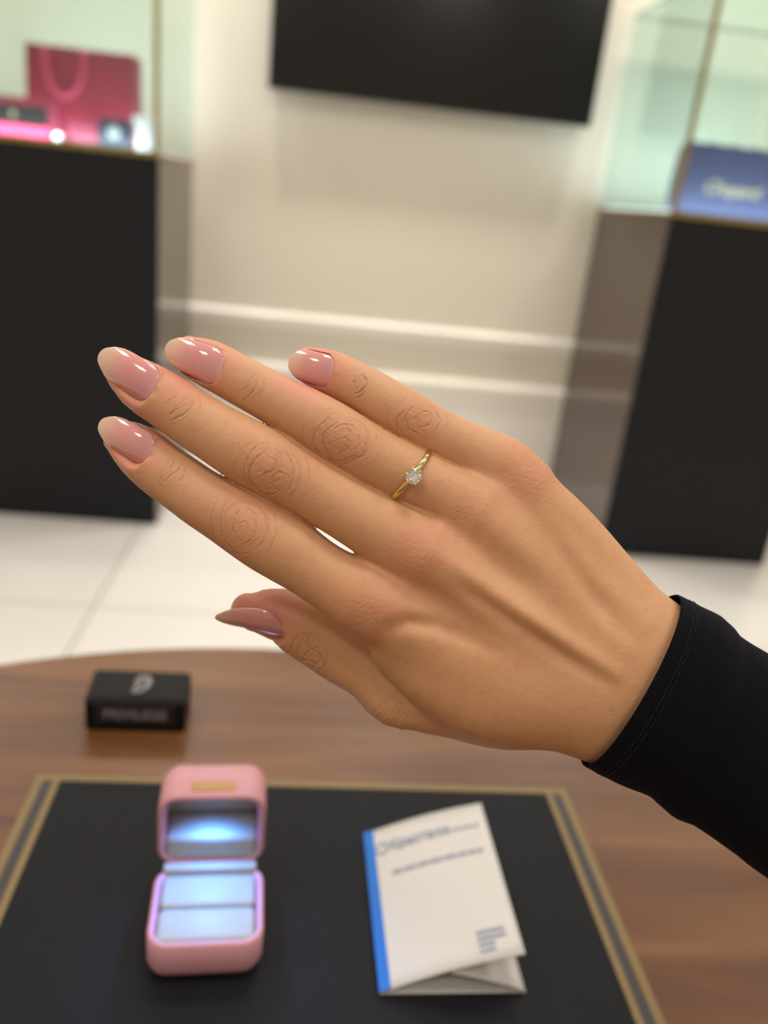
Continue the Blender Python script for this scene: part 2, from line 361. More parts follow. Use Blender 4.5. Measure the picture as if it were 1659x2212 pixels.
# certificate booklet
BA = math.radians(2.1)
t = thing('certificate_booklet', 'white certificate booklet with a blue spine, half open on the pad', 'booklet', (.0508, .2745, PZ_), BA)
Lb, Wb = .1015, .0705
def sheet(fn, n=14, mlen=12, th=.0005):
    bm = bmesh.new(); g = [[bm.verts.new(fn(i/n, j/mlen)) for j in range(mlen+1)] for i in range(n+1)]
    for i in range(n):
        for j in range(mlen): bm.faces.new((g[i][j], g[i+1][j], g[i+1][j+1], g[i][j+1]))
    bmesh.ops.recalc_face_normals(bm, faces=bm.faces[:])
    r = bmesh.ops.solidify(bm, geom=bm.faces[:], thickness=th)
    return bm
OA = math.radians(20)
def cover_z(u):  # slight bow of the lifted cover
    return .0013 + Wb*math.sin(OA)*u + .0022*math.sin(math.pi*u)
def cover_x(u): return Wb*math.cos(OA)*u
obj('cover', sheet(lambda u, v: (cover_x(u), Lb*v, cover_z(u)+.002*(1-v)*math.sin(math.pi*u)*0)), 'paper', t, True)
obj('back_page', sheet(lambda u, v: (Wb*u, Lb*v, .0006)), 'paper', t)
obj('inner_leaf', sheet(lambda u, v: (Wb-.0005-.037*u, Lb*v, .0012+.0125*u**.8)), 'paper', t, True)
sp = sheet(lambda u, v: (-.0004+.0052*u, Lb*v-.0002+.0004*v, cover_z(max(0, u*.0052/Wb))+.0007), 4, 12)
obj('blue_spine', sp, 'paperblue', t)
def on_cover(x, y, dz=.0006):
    u = x/ (Wb*math.cos(OA)); return Vector((x, y, cover_z(u)+dz))
tb = bmesh.new()
def dash(x0, x1, y0, y1, h_, bm_):   # one printed word: a low bar following the cover
    n = 4; top = []; bot = []
    for i in range(n+1):
        f_ = i/n; x = x0+(x1-x0)*f_; y = y0+(y1-y0)*f_
        bot.append(bm_.verts.new(on_cover(x, y-h_/2))); top.append(bm_.verts.new(on_cover(x, y+h_/2)))
    for i in range(n): bm_.faces.new((bot[i], bot[i+1], top[i+1], top[i]))
rr = random.Random(3)
x = .0125
while x < .0590:
    wl = rr.uniform(.004, .008); dash(x, min(x+wl, .060), .0665, .0665, .0026, tb); x += wl+.0010
x = .043
while x < .0600:
    wl = rr.uniform(.003, .006); dash(x, min(x+wl, .0615), .0850, .0850, .0016, tb); x += wl+.0009
obj('small_print', tb, 'ink2', t)
tb = bmesh.new()
for k, (a, b_) in enumerate(((.0465, .0600), (.0465, .0600), (.0465, .0545), (.0465, .0540))):
    dash(a, b_, .0160-.0034*k, .0160-.0034*k, .0016, tb)
obj('address_lines', tb, 'ink', t)
ti = text('title_lettering', 'Кристалл', .0092, on_cover(.0125, .0830, .0016), (0, -OA, 0), 'ink', t, .0001, 0, 'LEFT', .00015, .82)
lb = bmesh.new()
sweep([on_cover(.0088+.0028*math.cos(a*.35), .0858+.0038*math.sin(a*.35), .0008) for a in range(18)], .0006, 6, lb, True, .3)
obj('round_logo', lb, 'ink', t)
# ring box
t = thing('ring_box', 'open pink ring box with a blue-lit satin interior', 'ring box', (-.0315, .280, PZ_), math.radians(4.5))
BW, BD, BH = .0535, .048, .0215
def shell(w_, d_, h_, wall, r, bottom):
    """open rounded tray, opening up (+Z), origin at front centre of its bottom"""
    bm = bmesh.new(); rings = []
    lv = [(r*.9, .0, 1), (.3*r, .25*r, 1), (0, r, 1), (0, h_-.0012, 1), (.0012, h_, 1), (wall-.0012, h_, 1), (wall, h_-.0012, 1), (wall, bottom, 1)]
    for ins, z, _ in lv:
        rr_ = max(.0015, r-ins if ins < r else .0015)
        rings.append([bm.verts.new((a, b, z)) for a, b in rrect(w_-2*ins, d_-2*ins, min(rr_ + .004, .011), 6, 0, d_/2)])
    for A, B in zip(rings, rings[1:]):
        n = len(A)
        for k in range(n): bm.faces.new((A[k], A[(k+1) % n], B[(k+1) % n], B[k]))
    bm.faces.new(rings[0][::-1]); bm.faces.new(rings[-1])
    bmesh.ops.recalc_face_normals(bm, faces=bm.faces[:])
    return bm
obj('base', shell(BW, BD, BH, .0035, .006, .010), 'pinklthr', t, True)
def cushion(x0, x1, y0, y1, z0, z1, r=.003):
    return box(x0, x1, y0, y1, z0, z1, r, 4)
cw = BW/2-.0037
o = obj('cushion', cushion(-cw, cw, .0038, .0235, .0102, .0205, .0032), 'satin', t, True)
o = obj('cushion', cushion(-cw, cw, .0240, .0442, .0102, .0205, .0032), 'satin', t, True)
LH = .0445
lidb = shell(.0525, LH, .0265, .0035, .006, .0045)
TIL = math.radians(92)
Ml = Matrix.Translation((0, BD-.0005, BH+.0005)) @ Matrix.Rotation(TIL, 4, 'X') @ Matrix.Translation((0, 0, -.0265))
Mh = Matrix.Translation((0, BD-.0002, BH+.0006)) @ Matrix.Rotation(TIL, 4, 'X') @ Matrix.Translation((0, 0, -.0265))
bmesh.ops.transform(lidb, matrix=Mh, verts=lidb.verts)
lid = obj('lid', lidb, 'pinklthr', t, True)
def inlid(bm): bmesh.ops.transform(bm, matrix=Mh, verts=bm.verts); return bm
obj('lid_lining', inlid(box(-cw, cw, .0034, LH*.40, .0048, .0262, .003, 4)), 'satin', lid, True)
obj('lid_lining', inlid(box(-cw, cw, LH*.41, LH-.0042, .0048, .0085, .0012, 3)), 'satin', lid, True)
lmp = obj('led_bulb', inlid(box(-.0025, .0025, LH-.0062, LH-.0040, .0165, .0205, .0006, 2)), mat('blue_white_led', (.4, .6, 1, 1), .5, emis=((.35, .6, 1, 1), 3)), lid)
obj('hinge_lining', box(-cw, cw, BD-.0050, BD+.0004, BH-.006, BH+.0030, .0012, 3), 'satin', t, True)
obj('hinge', box(-.018, .018, BD-.0010, BD+.0022, BH-.0015, BH+.0016, .0008, 2), 'pinklthr', t)
# latch plate on the outer wall of the lid (now its top)
obj('latch_plate', inlid(box(-.0108, .0108, LH-.0004, LH+.0007, .0165, .0225, .0004, 2)), mat('gold_latch', srgb(178, 140, 84), .35, .5, .3), lid)
L_ = bpy.data.lights.new('ring_box_led', 'SPOT'); L_.energy = .2; L_.color = (.08, .27, 1); L_.shadow_soft_size = .004; L_.spot_size = math.radians(140); L_.spot_blend = 1
lo = bpy.data.objects.new('ring_box_led', L_); COL.objects.link(lo)
lo.location = Mh @ Vector((0, LH-.0066, .0248)); lo.rotation_euler = (math.radians(-34), 0, 0); lo.parent = t
# ================================================================== the hand
# Hand space: millimetres, x along the camera's right, y up, z towards the lens; traced outlines get their real depth D.
def at(px, py, D): return np.array([(px-829.5)*D/FPX, -(py-1106)*D/FPX, -D])
VOX = .52
def resample(rows, n):
    """Catmull-Rom through rows (px, py, half width px, depth mm, thickness ratio)"""
    R_ = np.array(rows, float); L = np.r_[0, np.cumsum(np.hypot(*(np.diff(R_[:, :2], axis=0).T)))]
    out = []
    for s in np.linspace(0, L[-1], n):
        i = min(len(R_)-2, max(0, np.searchsorted(L, s)-1)); h_ = L[i+1]-L[i]; u = (s-L[i])/h_
        p1, p2 = R_[i], R_[i+1]
        m1 = (R_[i+1]-R_[i-1])/(L[i+1]-L[i-1])*h_ if i > 0 else (p2-p1)
        m2 = (R_[i+2]-R_[i])/(L[i+2]-L[i])*h_ if i+2 < len(R_) else (p2-p1)
        out.append((2*u**3-3*u**2+1)*p1+(u**3-2*u**2+u)*m1+(-2*u**3+3*u**2)*p2+(u**3-u**2)*m2)
    return np.array(out)
class Tube:
    def __init__(s, rows, n=16, cap0=1.0, cap1=1.0, palmar=1.0):
        q = resample(rows, n); s.q = q
        s.P = np.array([at(a[0], a[1], a[3]) for a in q]); s.a = q[:, 2]*q[:, 3]/FPX; s.b = s.a*q[:, 4]
        s.c0, s.c1, s.pal = cap0, cap1, palmar
        m = max(s.a.max(), s.b.max())*1.25+9
        s.lo = s.P.min(0)-m; s.hi = s.P.max(0)+m
    def sdf(s, X):
        N = len(X); best = np.full(N, 1e9); d = np.full(N, 1e3)
        n = len(s.P)-1
        for i in range(n):
            A, B = s.P[i], s.P[i+1]; e = B-A; L2 = e@e; L = math.sqrt(L2); t_ = e/L
            v = X-A; u = v@e/L2; uc = np.clip(u, 0, 1)
            dist = ((v-uc[:, None]*e)**2).sum(1); k = dist < best-1e-9
            if not k.any(): continue
            best[k] = dist[k]; uk = uc[k]; vk = v[k]-uk[:, None]*e
            nz = np.array([0, 0, 1.])-t_[2]*t_; nz /= np.linalg.norm(nz); l = np.cross(t_, nz)
            a = s.a[i]+(s.a[i+1]-s.a[i])*uk; b = s.b[i]+(s.b[i+1]-s.b[i])*uk
            x = vk@l; y = vk@nz; z = vk@t_; b = np.where(y < 0, b*s.pal, b)
            c = np.where(u[k] < 0, a*s.c0, a*s.c1)
            if i != 0: c = np.where(u[k] < 0, a, c)
            if i != n-1: c = np.where(u[k] > 1, a, c)
            q = np.sqrt((x/a)**2+(y/b)**2+(z/c)**2)+1e-6
            g = np.sqrt((x/a**2)**2+(y/b**2)**2+(z/c**2)**2)+1e-4
            d[k] = np.clip(q*(q-1)/g, -6, 40)
        return d
def smin(a, b, k):
    h_ = np.maximum(k-np.abs(a-b), 0)/k
    return np.minimum(a, b)-h_*h_*k/4
# --- fingers: (px, py, half width, depth of the axis, dorsal thickness ratio)
index_f = Tube([(256, 941, 38, 236.0, 0.8), (280, 958, 50, 234.8, 0.81), (305, 977, 58, 233.7, 0.82), (347, 1013, 60.5, 232.7, 0.84), (392, 1045, 61.5, 231.8, 0.85), (437, 1077, 63.5, 231.1, 0.87), (484, 1105, 67, 230.6, 0.89), (531, 1133, 72, 230.4, 0.9), (578, 1162, 75, 230.5, 0.89), (625, 1191, 73.5, 230.7, 0.88), (670, 1222, 69, 231.0, 0.87), (716, 1252, 70, 231.3, 0.87), (768, 1282, 78, 231.6, 0.86), (815, 1304, 80, 232.0, 0.85)], 26, cap1=.9, cap0=.72)
middle_f = Tube([(255, 788, 38, 233.5, 0.8), (280, 812, 48, 232.6, 0.81), (309, 834, 57, 231.7, 0.82), (362, 867, 61, 230.8, 0.84), (414, 903, 62.5, 230.0, 0.85), (468, 937, 65, 229.4, 0.87), (522, 969, 69.5, 228.9, 0.89), (577, 1000, 70.5, 228.7, 0.9), (632, 1032, 67, 229.0, 0.89), (686, 1063, 66, 229.3, 0.88), (741, 1096, 67, 229.7, 0.87), (795, 1128, 70, 230.1, 0.87), (850, 1159, 75, 230.5, 0.86), (905, 1190, 78, 231.0, 0.85)], 26, cap1=.9, cap0=.72)
ring_f = Tube([(402, 762, 38, 235.5, 0.8), (430, 776, 48, 234.6, 0.81), (462, 790, 52, 233.7, 0.82), (513, 819, 53, 232.9, 0.84), (565, 847, 54.5, 232.1, 0.85), (617, 875, 57, 231.4, 0.87), (668, 904, 62.5, 230.9, 0.89), (719, 934, 65, 230.7, 0.9), (769, 965, 64.5, 230.9, 0.89), (820, 995, 63, 231.1, 0.88), (873, 1022, 62.5, 231.4, 0.87), (927, 1047, 60, 231.6, 0.87), (978, 1075, 64, 231.9, 0.86), (1030, 1102, 68, 232.2, 0.85)], 26, cap1=.9, cap0=.72)
pinky_f = Tube([(661, 787, 38, 239.0, 0.8), (685, 795, 44, 238.2, 0.81), (710, 804, 48.5, 237.4, 0.82), (750, 824, 51, 236.9, 0.84), (789, 845, 52.5, 236.4, 0.85), (827, 869, 55, 236.0, 0.87), (865, 891, 56, 235.7, 0.89), (903, 914, 55.5, 235.6, 0.9), (941, 936, 55, 235.5, 0.89), (981, 956, 55, 235.4, 0.88), (1023, 974, 57, 235.6, 0.87), (1062, 994, 60, 235.7, 0.87), (1101, 1014, 57, 235.9, 0.86), (1140, 1042, 52, 236.0, 0.85)], 24, cap1=.9, cap0=.8)
thumb = Tube([(534, 1318, 37, 252, .92), (564, 1324, 51, 252, .95), (603, 1328, 57, 252, .95), (645, 1345, 69, 252, .90), (690, 1369, 74, 251.5, .84), (744, 1404, 75, 250.5, .82), (805, 1449, 68, 249, .84), (862, 1503, 69, 247.5, .88), (930, 1526, 50, 246.5, .9)], 20, cap1=1, cap0=.95)
palm = [
    (Tube([(1085, 1016, 60, 236, .85), (1130, 1058, 60, 235.5, .9), (1210, 1146, 71, 237, .85), (1310, 1266, 74, 239, .85), (1385, 1370, 74, 240, .8)], 14), 6),
    (Tube([(1000, 1098, 58, 233, .9), (1050, 1130, 66, 232, .92), (1160, 1225, 66, 234, .9), (1330, 1370, 80, 238, .85)], 12), 7),
    (Tube([(880, 1178, 60, 231, .9), (935, 1208, 70, 230.2, .95), (1080, 1310, 68, 232, .92), (1330, 1440, 84, 237, .85)], 12), 7),
    (Tube([(800, 1290, 62, 232.6, .9), (848, 1322, 71, 232.4, .95), (985, 1404, 72, 234, .92), (1270, 1496, 84, 238, .85)], 12), 7),
    (Tube([(858, 1408, 46, 237, .9), (935, 1462, 64, 237, .95), (1040, 1508, 78, 238, .9), (1220, 1518, 80, 239.5, .85)], 12), 8),
    (Tube([(935, 1527, 48, 245.5, .9), (985, 1536, 52, 245, .9), (1080, 1553, 56, 244.5, .9), (1180, 1555, 52, 243, .9), (1290, 1565, 70, 243, .8)], 12), 6),
    (Tube([(1040, 1180, 100, 243, .5), (1180, 1330, 150, 244, .5), (1330, 1440, 160, 244, .6)], 10), 10),
    (Tube([(1290, 1434, 138, 241, .56), (1365, 1474, 160, 242, .58), (1460, 1522, 168, 244, .56), (1560, 1577, 160, 246, .55)], 12, cap1=.3), 9),
]
lo = np.array([-86., -100., -270.]); hi = np.array([132., 56., -210.])
dims = np.ceil((hi-lo)/VOX).astype(int)+1
ax = [lo[i]+VOX*np.arange(dims[i]) for i in range(3)]
def field(tube):
    G = np.full(dims, 9.0, np.float32)
    i0 = np.maximum(((tube.lo-lo)/VOX).astype(int), 0); i1 = np.minimum(((tube.hi-lo)/VOX).astype(int)+2, dims)
    g = np.stack(np.meshgrid(*[ax[k][i0[k]:i1[k]] for k in range(3)], indexing='ij'), -1)
    shp = g.shape[:3]
    G[i0[0]:i1[0], i0[1]:i1[1], i0[2]:i1[2]] = np.minimum(tube.sdf(g.reshape(-1, 3)).reshape(shp), 9)
    return G
PG = None
for tb_, k_ in palm:
    F_ = field(tb_); PG = F_ if PG is None else smin(PG, F_, k_)
BODY = None
for fz, k_ in ((index_f, 4.0), (middle_f, 3.5), (ring_f, 3.5), (pinky_f, 4.0)):
    F_ = smin(field(fz), PG, k_); BODY = F_ if BODY is None else smin(BODY, F_, 1.0)
TH = smin(field(thumb), field(palm[5][0]), 5)
BODY = smin(BODY, TH, 1.2)
del PG, TH, F_
def surface_nets(G):
    neg = G < 0; nx, ny, nz = G.shape
    c = [neg[i:nx-1+i, j:ny-1+j, k:nz-1+k] for i in (0, 1) for j in (0, 1) for k in (0, 1)]
    s = sum(x.astype(np.int8) for x in c); act = (s > 0) & (s < 8)
    idx = np.argwhere(act); vid = np.full(act.shape, -1, np.int32); vid[act] = np.arange(len(idx))
    acc = np.zeros((len(idx), 3)); cnt = np.zeros(len(idx))
    for d_ in range(3):
        o1, o2 = [k for k in range(3) if k != d_]
        for a in (0, 1):
            for b in (0, 1):
                off = np.zeros(3, int); off[o1] = a; off[o2] = b; p = idx+off; q = p.copy(); q[:, d_] += 1
                g0 = G[p[:, 0], p[:, 1], p[:, 2]]; g1 = G[q[:, 0], q[:, 1], q[:, 2]]
                m_ = (g0 < 0) != (g1 < 0); t_ = g0[m_]/(g0[m_]-g1[m_])
                pt = p[m_].astype(float); pt[:, d_] += t_; acc[m_] += pt; cnt[m_] += 1
    V = lo+VOX*acc/cnt[:, None]; Q = []
    for d_ in range(3):
        o1, o2 = [(1, 2), (2, 0), (0, 1)][d_]
        sl0 = [slice(None)]*3; sl1 = [slice(None)]*3; sl0[d_] = slice(0, -1); sl1[d_] = slice(1, None)
        e = neg[tuple(sl0)] != neg[tuple(sl1)]; E = np.argwhere(e); E = E[(E[:, o1] > 0) & (E[:, o2] > 0) & (E[:, o1] < G.shape[o1]-1) & (E[:, o2] < G.shape[o2]-1)]
        def cell(a, b):
            p = E.copy(); p[:, o1] -= a; p[:, o2] -= b; return vid[p[:, 0], p[:, 1], p[:, 2]]
        q = np.stack([cell(1, 1), cell(0, 1), cell(0, 0), cell(1, 0)], 1)
        fl = neg[E[:, 0], E[:, 1], E[:, 2]]; q[~fl] = q[~fl][:, ::-1]; Q.append(q)
    Q = np.concatenate(Q); return V, Q[(Q >= 0).all(1)]
V, Q = surface_nets(BODY)
def smooth_pass(V, E, f):
    A = np.zeros_like(V); n = np.zeros(len(V))
    for a, b in ((0, 1), (1, 0)):
        for k in range(3): A[:, k] += np.bincount(E[:, a], V[E[:, b], k], len(V))
        n += np.bincount(E[:, a], minlength=len(V))
    return V+f*(A/np.maximum(n, 1)[:, None]-V)
def quad_edges(Q):
    e = np.concatenate([Q[:, [0, 1]], Q[:, [1, 2]], Q[:, [2, 3]], Q[:, [3, 0]]]); e.sort(1)
    return np.unique(e, axis=0)
E_ = quad_edges(Q)
for _ in range(5): V = smooth_pass(V, E_, .55); V = smooth_pass(V, E_, -.57)
def np_mesh(name, V, Q):
    me = bpy.data.meshes.new(name); me.vertices.add(len(V)); me.vertices.foreach_set('co', V.astype(np.float32).ravel())
    me.loops.add(Q.size); me.loops.foreach_set('vertex_index', Q.astype(np.int32).ravel())
    me.polygons.add(len(Q)); me.polygons.foreach_set('loop_start', (np.arange(len(Q))*Q.shape[1]).astype(np.int32))
    me.polygons.foreach_set('use_smooth', np.ones(len(Q), bool)); me.update(calc_edges=True); me.validate(); return me
def midsplit(V, Q):   # split every quad in four (linear), vectorised
    E = quad_edges(Q); key = E[:, 0].astype(np.int64)*len(V)+E[:, 1]; n = len(V)
    def eid(a, b):
        lo_, hi_ = np.minimum(a, b), np.maximum(a, b); return n+np.searchsorted(key, lo_.astype(np.int64)*n+hi_)
    em = (V[E[:, 0]]+V[E[:, 1]])/2; fm = V[Q].mean(1); fi = n+len(E)+np.arange(len(Q))
    a, b, c, d = Q.T; ab, bc, cd_, da = eid(a, b), eid(b, c), eid(c, d), eid(d, a)
    Q2 = np.concatenate([np.stack(x, 1) for x in ((a, ab, fi, da), (ab, b, bc, fi), (fi, bc, c, cd_), (da, fi, cd_, d))])
    return np.concatenate([V, em, fm]), Q2
V, Q = midsplit(V, Q); E_ = quad_edges(Q)
for _ in range(3): V = smooth_pass(V, E_, .55); V = smooth_pass(V, E_, -.50)
def vnormals(V, Q):
    n = np.cross(V[Q[:, 2]]-V[Q[:, 0]], V[Q[:, 3]]-V[Q[:, 1]]); N = np.zeros_like(V)
    for k in range(4):
        for c in range(3): N[:, c] += np.bincount(Q[:, k], n[:, c], len(V))
    return N/(np.linalg.norm(N, axis=1)[:, None]+1e-9)
Nn = vnormals(V, Q)
def vnoise(x, y, seed=0):
    r = np.random.RandomState(seed).rand(64, 64); xi, yi = np.floor(x).astype(int), np.floor(y).astype(int); u, v = x-xi, y-yi
    u, v = u*u*(3-2*u), v*v*(3-2*v); g = lambda a, b: r[a % 64, b % 64]
    return (g(xi, yi)*(1-u)+g(xi+1, yi)*u)*(1-v)+(g(xi, yi+1)*(1-u)+g(xi+1, yi+1)*u)*v*1.0
def fbm(x, y, seed=0): return vnoise(x, y, seed)*.6+vnoise(x*2.1, y*2.1, seed+1)*.28+vnoise(x*4.3, y*4.3, seed+2)*.12
D_ = -V[:, 2]; PX = 829.5+FPX*V[:, 0]/D_; PY = 1106-FPX*V[:, 1]/D_
NS = Nn.copy()
for _ in range(8): NS = smooth_pass(NS, E_, .8)
conc = np.clip(1-(1-np.linalg.norm(NS, axis=1))*9, 0, 1)   # 0 in the tight clefts between fingers
back = np.clip((Nn[:, 2]-.12)/.4, 0, 1)*conc**2            # 1 on the back of the hand
disp = np.zeros(len(V)); red = np.zeros(len(V)); crease = np.zeros(len(V))
MM = FPX/226                                       # px per mm at the knuckles
def local(cx, cy, ang):
    ca, sa = math.cos(math.radians(ang)), math.sin(math.radians(ang)); dx, dy = (PX-cx)/MM, (PY-cy)/MM
    return dx*ca+dy*sa, -dx*sa+dy*ca               # along the finger (towards the wrist), across it
gau = lambda x, s: np.exp(-(x/s)**2)
thumb_side = np.zeros(len(V), bool)
dT = ((np.stack([PX, PY], 1)[:, None, :]-thumb.q[None, :-4, :2])**2).sum(2).min(1) if len(V) < 10 else None
isthumb = D_ > 236.5+0*D_
def knuckle(cx, cy, ang, ru, rv, amp, seed, sel, wash=.5):
    """skin over a finger joint: an oval pad framed by broken arcs, irregular folds inside it, fine cross lines around"""
    global disp, red, crease
    u, v = local(cx, cy, ang); near = (np.abs(u) < ru*3.0) & (np.abs(v) < rv*1.9) & sel
    U, W_ = u[near], v[near]; nz = fbm(U*.22+seed, W_*.22+seed*2, seed)-.5; n2 = fbm(U*.8+5, W_*.5, seed+9)-.5
    rho = np.sqrt((U/ru)**2+(W_/rv)**2)+.55*nz+.16*n2
    h_ = np.zeros(len(U)); fade_v = np.exp(-(W_/(rv*1.25))**4)
    th = np.arctan2(W_/rv, U/ru)
    for i, r in enumerate((.98, 1.22, 1.45, 1.72, 2.0, 2.3)):
        br = np.clip(2.6*(fbm(th*1.3+i*7+20, r*3+seed+0*U, seed+i)-.36), 0, 1)*np.clip(.25+1.1*np.abs(np.cos(th)), 0, 1)
        h_ -= gau(rho-r, .062 if i else .085)*amp*(1.05 if i == 0 else .62*.84**i)*br*fade_v
    ins = np.clip(1.12-rho, 0, 1)**.5
    for fu, fv, sd, k_, wd in ((.30, .50, 20, 1.0, .020), (.62, .24, 24, .8, .028)):
        uu = U*math.cos(.35)+W_*math.sin(.35); vv = -U*math.sin(.35)+W_*math.cos(.35)
        rg = np.abs(fbm(uu*fu+3, vv*fv+seed, seed+sd)-.5); h_ -= gau(rg, wd)*ins*amp*k_*.8
    lines = np.abs(((U*(1+.05*nz)+.05*W_*W_*np.sign(U)*-.35+1.7*n2+2.2*nz)/.92) % 1-.5)*2      # fine cross lines, bowed around the joint
    far = np.clip(rho-1.0, 0, 1)*np.exp(-(U/(ru*2.2))**2)*fade_v*np.clip(3*(fbm(U*.5, W_*.35, seed+3)-.3), 0, 1)
    h_ -= (lines**3)*far*amp*.42
    b = back[near]; disp[near] += h_*b+.12*np.clip(1-rho, 0, 1)*b; crease[near] = np.maximum(crease[near], np.clip(-h_/amp, 0, 1)*b)
    red[near] += wash*np.exp(-(rho/1.5)**2)*b
def end_joint(cx, cy, ang, rv, amp, seed, sel, offs=(-1.7, -.5, .5, 1.9), bow=.045):
    """a few short bowed creases across the last joint of a finger"""
    global disp, crease, red
    u, v = local(cx, cy, ang); near = (np.abs(u) < 6) & (np.abs(v) < rv*1.6) & sel; U, W_ = u[near], v[near]
    n1 = fbm(W_*.35+seed, U*.15, seed)-.5; n2 = fbm(W_*1.1, U*.5, seed+5)-.5; h_ = np.zeros(len(U))
    for i, o in enumerate(offs):
        c_ = o+np.sign(o)*-bow*W_**2*(.6+.3*i)+1.9*n1+.7*n2*(1 if i % 2 else -1); wv_ = rv*(.62+.4*((seed*7+i*3) % 5)/5)
        h_ -= gau(U-c_, .24)*amp*(1-.14*i)*np.exp(-((W_-.6*(i-1.5))/wv_)**4)*np.clip(.4+1.6*fbm(W_*.8+i*9, U*0+seed, seed+i), 0, 1)
    b = back[near]; disp[near] += h_*b; crease[near] = np.maximum(crease[near], np.clip(-h_/amp, 0, 1)*b)
    red[near] += .14*np.exp(-(U**2+W_**2)/14)*b
notthumb = D_ < 240
knuckle(530, 1135, 34, 6.0, 6.6, .10, 5, notthumb)
knuckle(583, 1006, 33, 6.6, 6.9, .17, 11, notthumb)
knuckle(738, 950, 31, 6.3, 6.2, .17, 17, notthumb)
knuckle(903, 904, 31, 5.2, 5.4, .17, 23, notthumb)
end_joint(362, 1024, 38, 4.2, .07, 31, notthumb)
end_joint(393, 886, 38, 4.6, .07, 37, notthumb)
end_joint(545, 838, 36, 4.2, .07, 41, notthumb)
end_joint(780, 836, 30, 3.6, .07, 44, notthumb, (-1.5, -.4, .9))
tsel = (PX < 800) & (PY > 1290) & (D_ > 232)
end_joint(655, 1405, 47, 5.6, .07, 51, tsel, (-2.6, -1.3, -.1, 1.1, 2.4, 3.6), .03)
knuckle(660, 1408, 45, 4.6, 5.6, .20, 55, tsel, wash=.15)
tsel2 = (PX < 960) & (PY > 1440) & (D_ > 234)
u, v = local(845, 1555, 38); m_ = tsel2 & (np.abs(u) < 9) & (np.abs(v) < 9)
disp[m_] -= (np.abs(((u[m_]+.6*fbm(u[m_]*.5, v[m_]*.3, 60)*3)/1.3) % 1-.5)*2)**3*.20*np.exp(-(u[m_]/6)**2-(v[m_]/7)**2)
def fold(pts, sig, amp):
    global disp
    pts = np.array(pts, float); lo_ = pts.min(0)-8; hi_ = pts.max(0)+8
    near = (PX > lo_[0]) & (PX < hi_[0]) & (PY > lo_[1]) & (PY < hi_[1]); x, y = PX[near], PY[near]; best = np.full(len(x), 1e9); tt = np.zeros(len(x))
    q = resample(np.c_[pts, np.zeros((len(pts), 3))], 5*len(pts))[:, :2] if len(pts) > 2 else pts; n = len(q)-1
    for i in range(n):
        A, B = q[i], q[i+1]; e = B-A; t_ = np.clip(((x-A[0])*e[0]+(y-A[1])*e[1])/(e@e+1e-9), 0, 1); dd = np.hypot(x-A[0]-t_*e[0], y-A[1]-t_*e[1]); k = dd < best; best[k] = dd[k]; tt[k] = (i+t_[k])/n
    d_ = best/MM; w_ = np.clip(np.sin(math.pi*np.clip(tt*.86+.07, 0, 1))*2, 0, 1); nzf = np.clip(.35+1.3*fbm(x*.16+pts[0, 0], y*.16, 33), 0, 1.1); d_ = np.abs(d_+.5*(fbm(x*.11+7, y*.11+pts[0, 1], 35)-.5)); sig *= .80; amp *= .72
    h_ = w_*nzf*(-amp*gau(d_, sig)+amp*.2*gau(d_-sig*2.3, sig*1.1))
    disp[near] += h_*back[near]; crease[near] = np.maximum(crease[near], w_*gau(d_, sig*1.2)*back[near])
